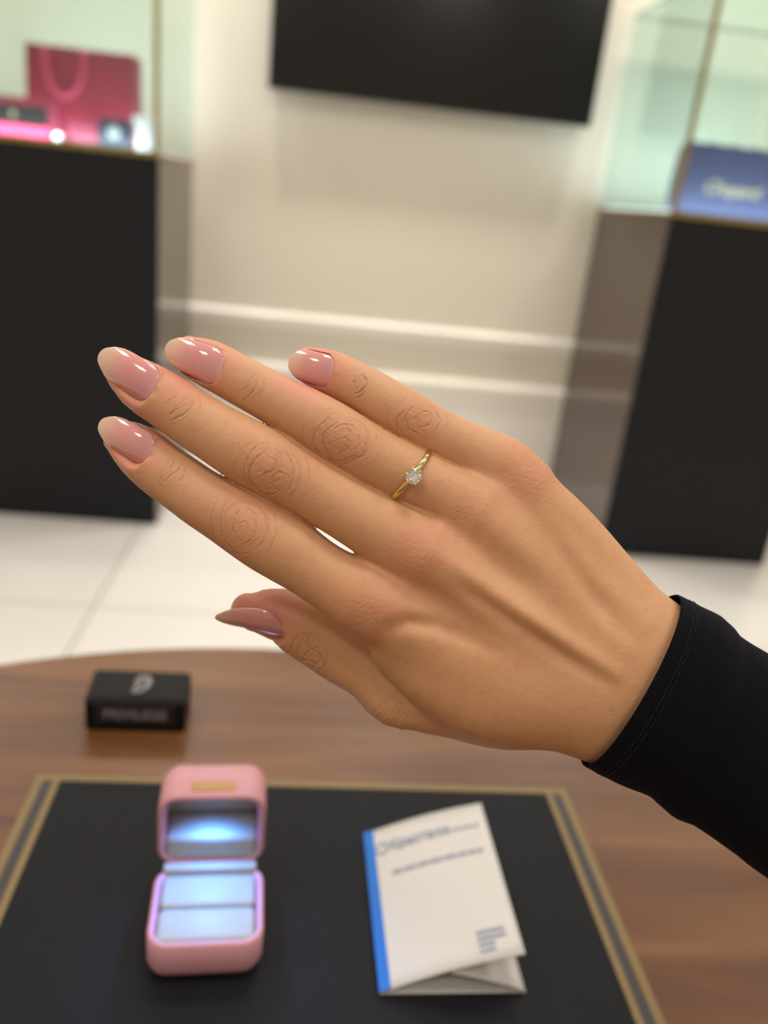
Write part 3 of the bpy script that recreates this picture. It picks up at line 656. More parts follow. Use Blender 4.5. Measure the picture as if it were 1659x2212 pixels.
for f_ in [([(491, 1081), (478, 1110), (476, 1139), (484, 1165), (502, 1186)], 0.3, 0.24), ([(522, 1094), (507, 1118), (505, 1147), (520, 1170)], 0.27, 0.24), ([(529, 1110), (536, 1100), (549, 1109), (554, 1119)], 0.24, 0.28), ([(560, 1092), (577, 1121), (575, 1157), (556, 1188)], 0.28, 0.22), ([(544, 1114), (553, 1136), (545, 1163), (527, 1177)], 0.27, 0.24), ([(516, 1132), (529, 1127), (536, 1138)], 0.22, 0.2), ([(581, 1089), (596, 1121), (596, 1154), (578, 1194)], 0.26, 0.14), ([(469, 1081), (457, 1110), (457, 1139), (466, 1165)], 0.26, 0.12), ([(498, 1186), (516, 1197), (542, 1194)], 0.26, 0.16), ([(560, 957), (536, 987), (527, 1020), (536, 1049), (556, 1067)], 0.3, 0.22), ([(578, 971), (549, 995), (538, 1027), (554, 1056), (581, 1069), (607, 1060)], 0.28, 0.26), ([(578, 987), (596, 996), (592, 1015), (571, 1024), (556, 1036)], 0.25, 0.22), ([(585, 1036), (600, 1022), (616, 1024), (627, 1033)], 0.24, 0.22), ([(610, 968), (629, 995), (633, 1027), (623, 1060)], 0.28, 0.26), ([(630, 975), (647, 1006), (645, 1042), (627, 1076)], 0.28, 0.16), ([(589, 1042), (596, 1056), (610, 1063)], 0.24, 0.18), ([(661, 984), (668, 1013), (663, 1045)], 0.26, 0.1), ([(520, 969), (507, 1002), (507, 1027)], 0.28, 0.12), ([(592, 966), (607, 984), (607, 1002)], 0.22, 0.16), ([(712, 901), (684, 929), (677, 956), (695, 988)], 0.3, 0.24), ([(729, 914), (703, 933), (698, 958), (711, 981)], 0.27, 0.26), ([(720, 927), (739, 918), (760, 920), (769, 933)], 0.25, 0.24), ([(712, 960), (727, 950), (746, 946), (758, 956)], 0.24, 0.24), ([(739, 956), (750, 969), (735, 979), (714, 984)], 0.24, 0.2), ([(762, 904), (788, 920), (795, 946), (784, 973)], 0.28, 0.22), ([(699, 992), (735, 996), (769, 984)], 0.28, 0.18), ([(773, 939), (777, 956), (765, 973)], 0.24, 0.18), ([(803, 906), (815, 931), (811, 956)], 0.26, 0.1), ([(663, 910), (653, 939), (659, 965)], 0.28, 0.1), ([(874, 887), (857, 906), (858, 931)], 0.28, 0.24), ([(893, 878), (876, 899), (881, 923), (902, 937)], 0.27, 0.26), ([(902, 899), (919, 889), (933, 899), (927, 918), (910, 923)], 0.24, 0.26), ([(940, 889), (951, 908), (940, 931)], 0.27, 0.24), ([(959, 887), (968, 908), (959, 933)], 0.27, 0.16), ([(845, 880), (836, 901), (843, 923)], 0.27, 0.1), ([(393, 996), (387, 1013), (368, 1029), (355, 1042)], 0.27, 0.26), ([(377, 995), (372, 1007), (361, 1013)], 0.25, 0.16), ([(350, 1027), (343, 1042), (350, 1053)], 0.25, 0.18), ([(401, 1006), (397, 1027), (383, 1042)], 0.27, 0.14), ([(410, 852), (418, 868), (401, 892), (368, 910)], 0.28, 0.28), ([(383, 854), (364, 868), (361, 877)], 0.25, 0.2), ([(388, 879), (372, 892), (363, 897)], 0.25, 0.2), ([(426, 854), (433, 875), (419, 897)], 0.26, 0.12), ([(556, 805), (556, 823), (542, 850), (522, 868)], 0.28, 0.28), ([(547, 812), (536, 834), (524, 843)], 0.25, 0.16), ([(569, 817), (569, 839), (556, 857)], 0.26, 0.14), ([(784, 811), (793, 828), (781, 844), (767, 852)], 0.28, 0.4), ([(771, 811), (764, 828), (772, 843)], 0.27, 0.34), ([(786, 847), (779, 857), (767, 860)], 0.26, 0.2), ([(676, 1365), (664, 1382), (671, 1402), (689, 1413), (699, 1440)], 0.32, 0.42), ([(684, 1399), (664, 1408), (655, 1425), (673, 1428), (684, 1443)], 0.3, 0.38), ([(646, 1368), (634, 1388), (622, 1409)], 0.3, 0.3), ([(707, 1399), (705, 1427), (695, 1448)], 0.3, 0.26), ([(660, 1370), (647, 1394), (640, 1414)], 0.28, 0.22), ([(616, 1370), (611, 1386)], 0.28, 0.2)]: fold(*f_)
# large knuckles of the back: faint creases, reddened skin
for cx, cy, seed, w_ in ((905, 1195, 70, .75), (800, 1310, 74, .7), (1150, 1020, 78, .7), (1015, 1110, 82, .45)):
    u, v = local(cx, cy, 48); near = (u**2+v**2 < 18**2) & notthumb; U, W_ = u[near], v[near]
    nz = fbm(U*.25, W_*.25, seed)-.5; ms = np.exp(-(U**2+W_**2)/8.5**2)*back[near]
    ln = np.abs(((U+2.6*nz+.05*W_*W_*.4)/1.25) % 1-.5)*2
    ln2 = np.abs(((W_*.6+U*.5+3.0*nz)/1.7) % 1-.5)*2
    disp[near] -= ms*(.075*ln**3+.05*ln2**4); crease[near] = np.maximum(crease[near], ms*ln**3*.35)
    red[near] += w_*np.exp(-(U**2+W_**2)/9.5**2)*back[near]
def stroke(pts, sig, amp, s=4):
    """ridge (+) or valley (-) along a line on the back of the hand; sig in mm"""
    global disp
    pts = np.array(pts, float); best = np.full(len(V), 1e9); tb = np.zeros(len(V)); n = len(pts)-1
    for i in range(n):
        A, B = pts[i, :2], pts[i+1, :2]; e = B-A; vx, vy = PX-A[0], PY-A[1]; t_ = np.clip((vx*e[0]+vy*e[1])/(e@e), 0, 1)
        dd = (vx-t_*e[0])**2+(vy-t_*e[1])**2; k = dd < best; best[k] = dd[k]; tb[k] = pts[i, 2]+(pts[i+1, 2]-pts[i, 2])*t_[k]
    dd = np.sqrt(best)/MM
    disp += amp*tb*np.exp(-(dd/sig)**2)*back*np.where(D_ < 242, 1, 0)
# tendons fan from the wrist to the knuckles, hollows lie between them
stroke([(925, 1185, .1), (1000, 1232, .6), (1100, 1305, 1), (1220, 1385, 1), (1330, 1456, .6)], 2.8, 1.15)
stroke([(990, 1262, .1), (1030, 1290, .7), (1110, 1345, 1), (1220, 1420, 1), (1310, 1470, .4)], 2.3, -1.15)
stroke([(1020, 1110, .2), (1120, 1190, .8), (1230, 1290, 1), (1350, 1400, .7)], 3.6, .40)
stroke([(1000, 1190, .3), (1090, 1245, 1), (1200, 1330, .8), (1300, 1400, .2)], 3.4, -.28)
stroke([(1140, 1050, .2), (1210, 1150, .8), (1300, 1260, 1), (1390, 1345, .7)], 3.2, .55)
stroke([(1180, 1150, .2), (1240, 1230, .8), (1300, 1310, 1), (1350, 1370, .5)], 2.6, -.65)
stroke([(845, 1358, .5), (885, 1345, 1), (945, 1350, .9), (1010, 1378, .6), (1090, 1420, .1)], 2.5, -1.35)
stroke([(830, 1300, .3), (900, 1318, .8), (1000, 1355, .6), (1180, 1450, .2)], 3.6, .6)
stroke([(880, 1260, .5), (940, 1285, 1), (990, 1310, .4)], 3.6, -.5)
stroke([(950, 1130, .4), (1000, 1165, 1), (1060, 1210, .5)], 3.6, -.4)
stroke([(1085, 1050, .5), (1110, 1090, 1), (1140, 1140, .3)], 3.2, -.4)
# knuckle heads
for cx, cy, a_ in ((905, 1200, .7), (810, 1305, .7), (1145, 1020, .5), (1012, 1108, .35)):
    u, v = local(cx, cy, 40); disp += a_*np.exp(-(u**2+v**2)/6.5**2)*back*(D_ < 240)
# even, very fine relief of the skin everywhere on the back
u, v = local(900, 1200, 33)
disp += (fbm(u*1.2, v*2.2, 90)-.5)*.05*back
# finger tips and thumb pad are pinker
tip = np.zeros(len(V))
for cx, cy, r in ((262, 945, 13), (262, 795, 13), (410, 770, 13), (668, 790, 11)):
    tip = np.maximum(tip, np.clip(1.25-np.hypot((PX-cx)/MM, (PY-cy)/MM)/r, 0, 1)*(D_ < 245))
tip = np.maximum(tip, np.clip(1.3-np.hypot((PX-560)/MM, (PY-1300)/MM)/13, 0, 1)*(D_ > 236)*(PX < 800))
pal = np.clip(-Nn[:, 2]*.6+.15, 0, 1)
# fingers' edges are redder than their backs
# ------------------------------------------------------------------ nails
def lerp_rows(rows, t_):
    R_ = np.array(rows, float); x = np.linspace(0, 1, len(R_)); return np.array([np.interp(t_, x, R_[:, c]) for c in range(R_.shape[1])])
NAILS = []
def nail(rows, normal_px, tiltz, arch, surf, th_max=58, label=None, name='nail'):
    """rows: (px, py, half width px, depth) from the cuticle to the free edge; the plate arches across its width"""
    R_ = np.array(rows, float); n, m = 26, 18
    C_ = [];
    for i in range(n+1):
        q = resample(rows, 61)[int(round(i*60/n))]; C_.append(q)
    C_ = np.array(C_); P = np.array([at(q[0], q[1], q[3]) for q in C_]); W_ = C_[:, 2]*C_[:, 3]/FPX
    ax_ = P[-1]-P[0]; ax_ /= np.linalg.norm(ax_)
    nn = np.array([normal_px[0], -normal_px[1], tiltz], float); nn -= nn@ax_*ax_; nn /= np.linalg.norm(nn); lat = np.cross(nn, ax_)
    return dict(P=P, W=W_, ax=ax_, n=nn, lat=lat, arch=arch, L=np.linalg.norm(P[-1]-P[0]))
def shape(t_):     # half-width along the nail: round cuticle, parallel sides, rounded oval end
    return np.where(t_ < .24, np.clip(1-((.24-t_)/.24)**2.2, 0, 1)**.5, np.where(t_ > .66, np.clip(1-((t_-.66)/.34)**2.2, 0, 1)**.5, 1.0))
def nail_mesh(N, name):
    P, n_, lat, ax_ = N['P'], N['n'], N['lat'], N['ax']; nU, nV = len(P)-1, 18; V_ = []; Tc = []
    for i in range(nU+1):
        t_ = i/nU; t2 = .5-.5*math.cos(math.pi*t_); k = t2*nU; a = int(min(nU-1, k)); f_ = k-a; p = P[a]*(1-f_)+P[a+1]*f_; w_ = (N['W'][a]*(1-f_)+N['W'][a+1]*f_)
        s = float(shape(np.array(t2)))
        for j in range(nV+1):
            q = -1+2*j/nV; x = w_*q*max(s, .02); full = N['W'].max()
            z = -N['arch']*(1-math.sqrt(max(0, 1-(min(.985, abs(x)/(full*1.06)))**2)))*full - .25*(1-math.sin(math.pi*min(1, t2*1.0))**.5)*.6
            V_.append(p+lat*x+n_*z); Tc.append(t2)
    top = np.array(V_); Tc = np.array(Tc); Q_ = []
    for i in range(nU):
        for j in range(nV): a = i*(nV+1)+j; Q_.append((a, a+1, a+nV+2, a+nV+1))
    return top, np.array(Q_), Tc
nails = {
 'index': nail([(324, 980, 37, 227.6), (290, 960, 37, 227.5), (252, 937, 35, 228.8), (213, 914, 32, 231.4)], (-.10, .12), 1, .62, None),
 'middle': nail([(333, 842, 41, 225.2), (298, 818, 41, 225.2), (256, 791, 39, 226.3), (213, 764, 35, 229.0)], (-.10, .12), 1, .62, None),
 'ring': nail([(478, 803, 39, 227.8), (440, 783, 39, 227.5), (400, 766, 37, 228.5), (357, 748, 34, 230.9)], (-.05, .12), 1, .62, None),
 'pinky': nail([(719, 805, 35, 231.8), (690, 797, 35, 231.5), (658, 788, 34, 232.2), (623, 779, 32, 233.8)], (-.02, .12), 1, .60, None),
 'thumb': nail([(616, 1367, 33, 245.4), (572, 1358, 41, 245.6), (520, 1345, 35, 248.2), (464, 1336, 20, 252.2)], (-.20, .80), .74, .62, None),
}
VB = V+Nn*disp[:, None]
foldred = np.zeros(len(V))
for key, N in nails.items():       # seat each plate: the skin dips beneath it and swells around its sides and cuticle
    r = VB-N['P'][0]; t_ = r@N['ax']/N['L']; x = r@N['lat']; z = r@N['n']; w_ = np.interp(t_, np.linspace(0, 1, len(N['W'])), N['W'])
    cen = np.stack([np.interp(t_, np.linspace(0, 1, len(N['P'])), (N['P']-N['P'][0])@N['n'])], 1)[:, 0]
    full = N['W'].max(); s = shape(np.clip(t_, 0, 1)); q = np.abs(x)/(w_*np.maximum(s, .05))
    plate = cen-N['arch']*(1-np.sqrt(np.clip(1-np.minimum(.985, np.abs(x)/(full*1.06))**2, 0, 1)))*full
    side = (z > -9) & (np.abs(z-plate) < 7) & (Nn@N['n'] > (.45 if key == 'thumb' else -.2)) & (t_ > -.25) & (t_ < 1.2)
    inside = side & (t_ > .0) & (t_ < 1.15) & (np.abs(x) < w_*np.maximum(s, .15)*1.02)
    dz = np.minimum(0, (plate-.35)-z); VB[inside] += (dz[inside, None])*N['n']
    tc = np.clip(t_, 0, .8); ss = shape(tc); dist = np.hypot(np.maximum(0, np.abs(x)-w_*ss), np.maximum(0, -t_)*N['L'])
    rim = side & ~inside & (t_ < .72)
    # lift the surrounding skin to the level of the plate edge, with a soft lip
    lip = np.exp(-(dist/1.3)**2); want = plate+.22; lift = np.clip(want-z, -1.5, 1.6)*(0 if key == 'thumb' else 1)
    VB[rim] += (lift*lip*np.clip((.8-t_)/.2, 0, 1))[rim, None]*N['n']
    foldred[rim] = np.maximum(foldred[rim], np.exp(-(dist[rim]/1.6)**2))
nr = np.clip(foldred*3, 0, 1)[:, None]
for _ in range(3): VB = VB+nr*(smooth_pass(VB, E_, .6)-VB)
V = VB
# ------------------------------------------------------------------ person, hand mesh
ORG = at(1362, 1468, 240)
person = thing('person', "person's hand in a black sleeve, held out over the table, with pink polished nails", 'person')
person.matrix_world = Matrix(((CR.x, CU.x, -CF.x, 0), (CR.y, CU.y, -CF.y, 0), (CR.z, CU.z, -CF.z, 0), (0, 0, 0, 1)))
person.location = CAM + (CR*ORG[0]+CU*ORG[1]-CF*ORG[2])*.001
def loc3(V_): return (np.asarray(V_)-ORG)*.001
me = np_mesh('hand', loc3(V), Q)
hand = bpy.data.objects.new('hand', me); COL.objects.link(hand); hand.parent = person
ca = me.color_attributes.new('skin', 'FLOAT_COLOR', 'POINT')
cc = np.zeros((len(V), 4), np.float32)
cc[:, 0] = np.clip(red, 0, 1); cc[:, 1] = np.clip(np.maximum(np.maximum(tip, pal*.8), foldred*.7), 0, 1); cc[:, 2] = crease; cc[:, 3] = 1
ca.data.foreach_set('color', cc.ravel())
def skin_mat():
    m = bpy.data.materials.new('skin'); m.use_nodes = True; nt = m.node_tree; b = nt.nodes['Principled BSDF']; L = nt.links.new
    at_ = nt.nodes.new('ShaderNodeVertexColor'); at_.layer_name = 'skin'; sp_ = nt.nodes.new('ShaderNodeSeparateColor'); L(at_.outputs[0], sp_.inputs[0])
    tc = nt.nodes.new('ShaderNodeTexCoord')
    def mix(fac, a, c, mode='MIX'):
        x = nt.nodes.new('ShaderNodeMix'); x.data_type = 'RGBA'; x.blend_type = mode
        for s, v_ in ((0, fac), (6, a), (7, c)):
            if hasattr(v_, 'links'): L(v_, x.inputs[s])
            else: x.inputs[s].default_value = v_
        return x.outputs[2]
    def noise(sc, det=4, rough=.5, mp=None):
        n = nt.nodes.new('ShaderNodeTexNoise'); n.inputs['Scale'].default_value = sc; n.inputs['Detail'].default_value = det; n.inputs['Roughness'].default_value = rough
        src = tc.outputs['Object']
        if mp: q = nt.nodes.new('ShaderNodeMapping'); q.inputs['Rotation'].default_value = mp[0]; q.inputs['Scale'].default_value = mp[1]; L(src, q.inputs[0]); src = q.outputs[0]
        L(src, n.inputs['Vector']); return n.outputs['Fac']
    def mul(a, k, op='MULTIPLY'):
        x = nt.nodes.new('ShaderNodeMath'); x.operation = op; x.use_clamp = True
        for s, v_ in ((0, a), (1, k)):
            if hasattr(v_, 'links'): L(v_, x.inputs[s])
            else: x.inputs[s].default_value = v_
        return x.outputs[0]
    base = mix(noise(55, 3), SK['base'], SK['base2'])
    base = mix(mul(mul(noise(300, 3), .5, 'SUBTRACT'), 1.2), base, SK['red'])
    base = mix(mul(sp_.outputs[0], .62), base, SK['red'])
    base = mix(mul(sp_.outputs[1], .80), base, SK['pink'])
    base = mix(mul(sp_.outputs[2], .26), base, SK['crease'])
    L(base, b.inputs['Base Color'])
    b.inputs['Roughness'].default_value = .46; b.inputs['Specular IOR Level'].default_value = .42
    b.inputs['Subsurface Weight'].default_value = .22; b.inputs['Subsurface Radius'].default_value = (1, .42, .22); b.inputs['Subsurface Scale'].default_value = .0022
    # fine lattice of skin lines, running across the hand
    v = nt.nodes.new('ShaderNodeTexVoronoi'); v.feature = 'DISTANCE_TO_EDGE'; v.inputs['Scale'].default_value = 2300
    q = nt.nodes.new('ShaderNodeMapping'); q.inputs['Rotation'].default_value = (0, 0, math.radians(33)); q.inputs['Scale'].default_value = (1, .5, 1)
    nz = nt.nodes.new('ShaderNodeTexNoise'); nz.inputs['Scale'].default_value = 180
    L(tc.outputs['Object'], q.inputs[0]); L(q.outputs[0], v.inputs['Vector'])
    mr = nt.nodes.new('ShaderNodeMapRange'); mr.inputs['From Max'].default_value = .12; L(v.outputs['Distance'], mr.inputs[0])
    fine = noise(1050, 4, .6, ((0, 0, math.radians(-12)), (.30, 1, 1)))
    s1 = nt.nodes.new('ShaderNodeMath'); s1.operation = 'MULTIPLY_ADD'; L(mr.outputs[0], s1.inputs[0]); s1.inputs[1].default_value = .22; L(fine, s1.inputs[2])
    bb = nt.nodes.new('ShaderNodeBump'); bb.inputs['Strength'].default_value = .45; bb.inputs['Distance'].default_value = .00014
    L(s1.outputs[0], bb.inputs['Height']); L(bb.outputs[0], b.inputs['Normal'])
    return m
SK = dict(base=srgb(208, 158, 117), base2=srgb(199, 147, 104), red=srgb(198, 122, 92), pink=srgb(214, 130, 114), crease=srgb(146, 94, 64))
M['skin'] = skin_mat(); me.materials.append(M['skin'])
# nails
def nail_mat():
    m = mat('pink_gel_nail', srgb(214, 150, 150), .10, .5, coat=.8); nt = m.node_tree; b = nt.nodes['Principled BSDF']
    a = nt.nodes.new('ShaderNodeVertexColor'); a.layer_name = 'tone'; sp_ = nt.nodes.new('ShaderNodeSeparateColor'); nt.links.new(a.outputs[0], sp_.inputs[0])
    r = nt.nodes.new('ShaderNodeValToRGB'); e = r.color_ramp.elements; e[0].position = 0; e[0].color = srgb(216, 160, 158); e[1].position = 1; e[1].color = srgb(228, 194, 170)
    for p_, c_ in ((.12, (212, 146, 146)), (.5, (218, 148, 144)), (.70, (222, 160, 150)), (.90, (226, 186, 164))): x = e.new(p_); x.color = srgb(*c_)
    nt.links.new(sp_.outputs[0], r.inputs[0]); nt.links.new(r.outputs[0], b.inputs['Base Color'])
    b.inputs['Subsurface Weight'].default_value = .15; b.inputs['Subsurface Radius'].default_value = (1, .5, .4); b.inputs['Subsurface Scale'].default_value = .001
    return m
M['nail'] = nail_mat()
for key, N in nails.items():
    v_, q_, t_ = nail_mesh(N, key); nv = len(v_); th = .42
    bot = v_-N['n']*th; VV = np.concatenate([v_, bot]); nU, nV = 26, 18
    rim = [j for j in range(nV+1)]+[i*(nV+1)+nV for i in range(1, nU+1)]+[nU*(nV+1)+j for j in range(nV-1, -1, -1)]+[i*(nV+1) for i in range(nU-1, 0, -1)]
    QQ = [tuple(x) for x in q_]+[tuple((x+nv)[::-1]) for x in q_]+[(rim[i], rim[i]+nv, rim[(i+1) % len(rim)]+nv, rim[(i+1) % len(rim)]) for i in range(len(rim))]
    mN = np_mesh('nail', loc3(VV), np.array(QQ)); o = bpy.data.objects.new('nail', mN); COL.objects.link(o); o.parent = hand
    bmn = bmesh.new(); bmn.from_mesh(mN); bmesh.ops.recalc_face_normals(bmn, faces=bmn.faces[:]); bmn.to_mesh(mN); bmn.free()
    c_ = mN.color_attributes.new('tone', 'FLOAT_COLOR', 'POINT'); tt = np.concatenate([t_, t_]); ar = np.ones((len(tt), 4), np.float32); ar[:, 0] = tt; c_.data.foreach_set('color', ar.ravel())
    mN.materials.append(M['nail'])
# ------------------------------------------------------------------ sleeve
def sleeve():
    top = [(1462, 1284), (1500, 1303), (1554, 1330), (1576, 1350), (1590, 1370), (1659, 1411), (1800, 1492), (2050, 1640), (2350, 1820)]
    bot = [(1257, 1650), (1322, 1685), (1401, 1718), (1450, 1760), (1490, 1773), (1606, 1860), (1740, 1950), (2000, 2110), (2300, 2290)]
    n = 90; m = 96
    def along(pl, k):
        P = np.array(pl, float); L = np.r_[0, np.cumsum(np.hypot(*np.diff(P, axis=0).T))]; s = k*L[-1]; return np.array([np.interp(s, L, P[:, 0]), np.interp(s, L, P[:, 1])])
    Vv = []; rn = np.random.RandomState(5)
    for i in range(n+1):
        k = (i/n)**1.35; A = along(top, k); B = along(bot, k); Dm = 242+18*k; c = (A+B)/2; hw = np.linalg.norm(A-B)/2
        bulge = np.array([-(A-B)[1], (A-B)[0]])/np.linalg.norm(A-B)*0
        for j in range(m):
            a = 2*math.pi*j/m; e = (A-B)/2; p = c+e*math.cos(a)
            # the hem bows slightly towards the hand in its middle
            bow = np.array([.874, .486])*(-6*math.sin(a)**2*math.exp(-k*18))
            p = p+bow; fold = .45*math.sin(3*a+k*26)+.35*math.sin(5*a-k*40+1)+.3*math.sin(k*95+2*a)*math.exp(-k*3)
            z = math.sin(a)*hw*Dm/FPX*.66
            q = at(p[0], p[1], Dm); cen = at(c[0], c[1], Dm); q = q+np.array([0, 0, z+1.0]); r = q-cen; rl = np.linalg.norm(r); q = cen+r*(1+ (fold*.35 if k > .03 else fold*.1)/rl)
            Vv.append(q)
    Vv = np.array(Vv)
    inner = Vv.reshape(n+1, m, 3); cen = inner.mean(1, keepdims=True); ii = cen+(inner-cen)*(1-.5/np.linalg.norm(inner-cen, axis=2, keepdims=True))
    lip = cen[0]+(inner[0]-cen[0])*(1-.5/np.linalg.norm(inner[0]-cen[0], axis=1, keepdims=True)) + np.array([-.5*.874, .5*.486, 0])
    # order of rings: inside far -> inside hem -> lip -> outside hem -> outside far
    rings = [ii[i] for i in range(24, -1, -1)]+[lip]+[inner[i] for i in range(n+1)]
    VV = np.concatenate(rings); R_ = len(rings); Qs = []
    for i in range(R_-1):
        for j in range(m): Qs.append((i*m+j, i*m+(j+1) % m, (i+1)*m+(j+1) % m, (i+1)*m+j))
    mS = np_mesh('sleeve', loc3(VV), np.array(Qs)); o = bpy.data.objects.new('sleeve', mS); COL.objects.link(o); o.parent = person
    b_ = bmesh.new(); b_.from_mesh(mS); bmesh.ops.recalc_face_normals(b_, faces=b_.faces[:])
    b_.to_mesh(mS); b_.free(); return o, inner
def knit_mat():
    m = mat('black_knit', srgb(7, 7, 11), .9, .12); nt = m.node_tree; b = nt.nodes['Principled BSDF']; L = nt.links.new
    b.inputs['Sheen Weight'].default_value = .03; b.inputs['Sheen Roughness'].default_value = .5; b.inputs['Sheen Tint'].default_value = (.6, .6, .8, 1)
    tc = nt.nodes.new('ShaderNodeTexCoord'); mp = nt.nodes.new('ShaderNodeMapping'); mp.inputs['Rotation'].default_value = (0, 0, math.radians(29))
    n = nt.nodes.new('ShaderNodeTexNoise'); n.inputs['Scale'].default_value = 260
    ad = nt.nodes.new('ShaderNodeMixRGB'); ad.blend_type = 'ADD'; ad.inputs[0].default_value = .0009
    L(tc.outputs['Object'], mp.inputs[0]); L(mp.outputs[0], ad.inputs[1]); L(tc.outputs['Object'], n.inputs['Vector']); L(n.outputs['Color'], ad.inputs[2])
    wv = nt.nodes.new('ShaderNodeTexWave'); wv.bands_direction = 'Y'; wv.inputs['Scale'].default_value = 420; wv.inputs['Distortion'].default_value = 1.2; wv.inputs['Detail'].default_value = 2; wv.inputs['Detail Scale'].default_value = 2
    L(ad.outputs[0], wv.inputs['Vector'])
    n2 = nt.nodes.new('ShaderNodeTexNoise'); n2.inputs['Scale'].default_value = 1600; L(tc.outputs['Object'], n2.inputs['Vector'])
    s = nt.nodes.new('ShaderNodeMath'); s.operation = 'MULTIPLY_ADD'; L(n2.outputs['Fac'], s.inputs[0]); s.inputs[1].default_value = .6; L(wv.outputs['Fac'], s.inputs[2])
    bb = nt.nodes.new('ShaderNodeBump'); bb.inputs['Strength'].default_value = .55; bb.inputs['Distance'].default_value = .0003; L(s.outputs[0], bb.inputs['Height']); L(bb.outputs[0], b.inputs['Normal'])
    return m
M['knit'] = knit_mat()
slv, SG = sleeve(); slv.data.materials.append(M['knit'])
M['thread'] = mat('black_thread', srgb(26, 26, 31), .6)
sb = bmesh.new(); rs = random.Random(2)
n_, m_n = SG.shape[0]-1, SG.shape[1]
for row, kk in ((0, .0235), (1, .0310)):
    for j in range(2, m_n//2*3-6):                      # stitches on the side towards the lens
        fi = (kk)**(1/1.35)*n_; i0 = int(fi); f_ = fi-i0; jj = (j/3) % m_n; j0 = int(jj); g_ = jj-j0
        if rs.random() < .22: continue
        def pt(dj, lift=.12):
            x = jj+dj; a = int(math.floor(x)) % m_n; g = x-math.floor(x); b = (a+1) % m_n
            p = (SG[i0, a]*(1-g)+SG[i0, b]*g)*(1-f_)+(SG[i0+1, a]*(1-g)+SG[i0+1, b]*g)*f_; c = SG[i0].mean(0); r = p-c; return c+r*(1+lift/np.linalg.norm(r))
        sweep([tuple(loc3(pt(-.11, .02))), tuple(loc3(pt(0, .16))), tuple(loc3(pt(.11, .02)))], .00009, 5, sb)
obj('stitching', sb, 'thread', slv, True)
# ------------------------------------------------------------------ the ring
RC = at(884, 1027, 231.6); AXF = np.array([math.cos(math.radians(39)), -math.sin(math.radians(39)), -.004])
zc = np.array([0, 0, 1.]); zc -= zc@AXF*AXF; zc /= np.linalg.norm(zc); lt = np.cross(zc, AXF)
tiltr = math.radians(6); AX2 = AXF*math.cos(tiltr)-zc*math.sin(tiltr); ZC2 = zc*math.cos(tiltr)+AXF*math.sin(tiltr)
ring = thing('diamond_ring', 'gold solitaire ring with a round diamond worn on the ring finger', 'ring')
ring.matrix_world = person.matrix_world.copy(); ring.location = CAM + (CR*RC[0]+CU*RC[1]-CF*RC[2])*.001
rz_ = lambda p: tuple(np.asarray(p)*.001)
ra, rb = 62*231.6/FPX+.55, (62*231.6/FPX)*.90+.75
bm = bmesh.new(); N_ = 96; rings = []
for i in range(N_):
    a = 2*math.pi*i/N_; c = lt*math.sin(a)*ra+ZC2*math.cos(a)*rb; rd = c/np.linalg.norm(c)
    top_ = abs(math.atan2(math.sin(a), math.cos(a))); wd = .86 if top_ > .6 else .68+.18*(top_/.6); tk = .72
    rings.append([bm.verts.new(rz_(c+AX2*wd*math.cos(k*math.pi/7)*(1 if math.sin(k*math.pi/7) >= 0 else .9)+rd*tk*(math.sin(k*math.pi/7) if math.sin(k*math.pi/7) > 0 else .45*math.sin(k*math.pi/7)))) for k in range(14)])
for i in range(N_):
    A, B = rings[i], rings[(i+1) % N_]
    for k in range(14): bm.faces.new((A[k], A[(k+1) % 14], B[(k+1) % 14], B[k]))
bmesh.ops.recalc_face_normals(bm, faces=bm.faces[:])
M['gold'] = mat('polished_gold', srgb(222, 196, 138), .16, .5, 1.0)
obj('band', bm, 'gold', ring, True)
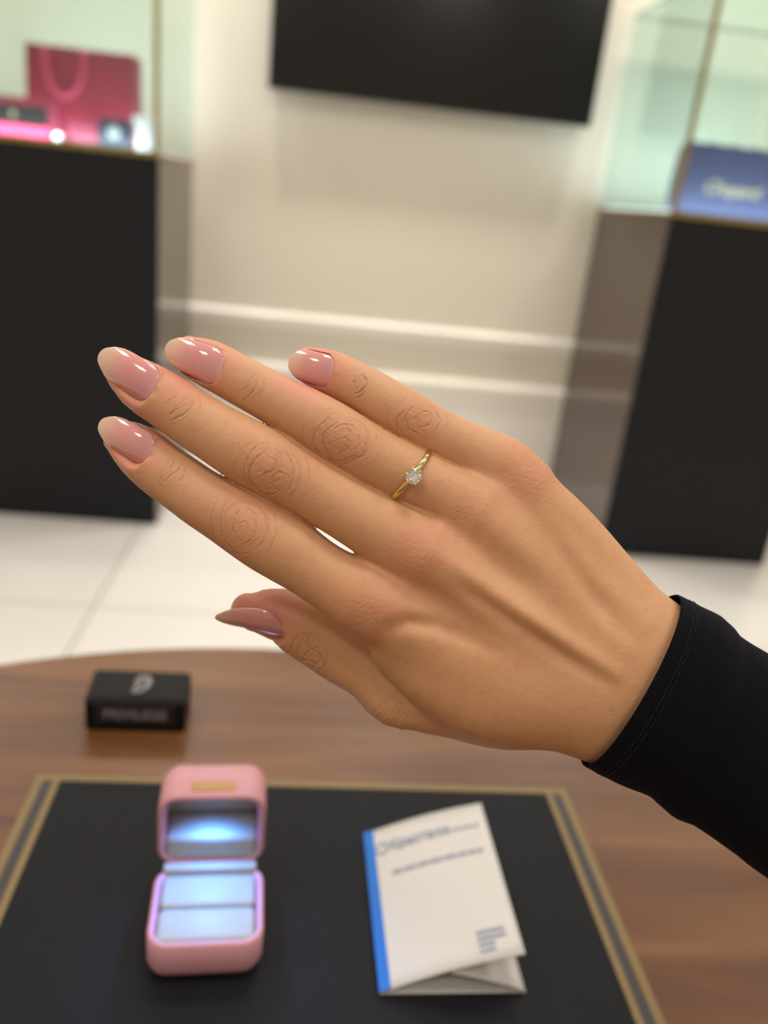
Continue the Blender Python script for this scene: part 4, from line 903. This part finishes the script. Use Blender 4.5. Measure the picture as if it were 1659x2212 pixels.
# round brilliant: table, crown kites, girdle, pavilion
GR = 2.15; GC = ZC2*(rb+2.35)
gu, gv, gw = AX2, lt, ZC2
def gp(r, ang, h_): return rz_(GC+gu*r*math.cos(ang)+gv*r*math.sin(ang)+gw*h_)
bm = bmesh.new(); pi8 = math.pi/8
tab = [bm.verts.new(gp(GR*.56, 2*i*pi8, .36*GR)) for i in range(8)]
kit = [bm.verts.new(gp(GR*.78, (2*i+1)*pi8, .235*GR)) for i in range(8)]
gt = [bm.verts.new(gp(GR, i*pi8, .045*GR)) for i in range(16)]; gb_ = [bm.verts.new(gp(GR, i*pi8, 0)) for i in range(16)]
pk = [bm.verts.new(gp(GR*.24, (2*i+1)*pi8, -.65*GR)) for i in range(8)]
cul = bm.verts.new(gp(0, 0, -.86*GR))
bm.faces.new(tab)
for i in range(8):
    j = (i+1) % 8; p = (i-1) % 8
    bm.faces.new((tab[i], tab[j], kit[i]))
    bm.faces.new((tab[i], kit[i], gt[2*i], kit[p]))                 # bezel kite at the even girdle points
    bm.faces.new((kit[i], gt[2*i], gt[2*i+1])); bm.faces.new((kit[i], gt[2*i+1], gt[(2*i+2) % 16]))
for i in range(16): bm.faces.new((gt[i], gt[(i+1) % 16], gb_[(i+1) % 16], gb_[i]))
for i in range(8):
    j = (i+1) % 8; p = (i-1) % 8
    bm.faces.new((pk[i], gb_[2*i], gb_[2*i+1])); bm.faces.new((pk[i], gb_[2*i+1], gb_[(2*i+2) % 16]))
    bm.faces.new((cul, pk[p], gb_[2*i], pk[i]))
bmesh.ops.recalc_face_normals(bm, faces=bm.faces[:])
mD = bpy.data.materials.new('diamond'); mD.use_nodes = True; nt = mD.node_tree; nt.nodes.clear(); o_ = nt.nodes.new('ShaderNodeOutputMaterial'); g_ = nt.nodes.new('ShaderNodeBsdfGlass')
g_.inputs['IOR'].default_value = 2.42; g_.inputs['Roughness'].default_value = 0; nt.links.new(g_.outputs[0], o_.inputs[0]); M['diamond'] = mD
obj('diamond', bm, 'diamond', ring)
M['palegold'] = mat('pale_gold', srgb(236, 208, 156), .12, .5, 1.0)
for i in range(6):
    a = math.radians(18+60*i); ca_, sa_ = math.cos(a), math.sin(a)
    pts = [GC+(gu*ca_+gv*sa_)*r+gw*h_ for r, h_ in ((.55, -2.1), (1.3, -1.35), (2.02, -.55), (2.28, .02), (2.22, .26), (1.93, .42))]
    pb = sweep([rz_(p) for p in pts], [.00022, .00024, .00026, .00027, .00029, .00024], 8)
    obj('prong', pb, 'palegold', ring, True)
sbm = bmesh.new()
for r, h_ in ((.85, -1.9), (1.75, -.85)): sweep([rz_(GC+(gu*math.cos(k*math.pi/12)+gv*math.sin(k*math.pi/12))*r+gw*h_) for k in range(24)], .00020, 8, sbm, True)
obj('setting', sbm, 'palegold', ring, True)
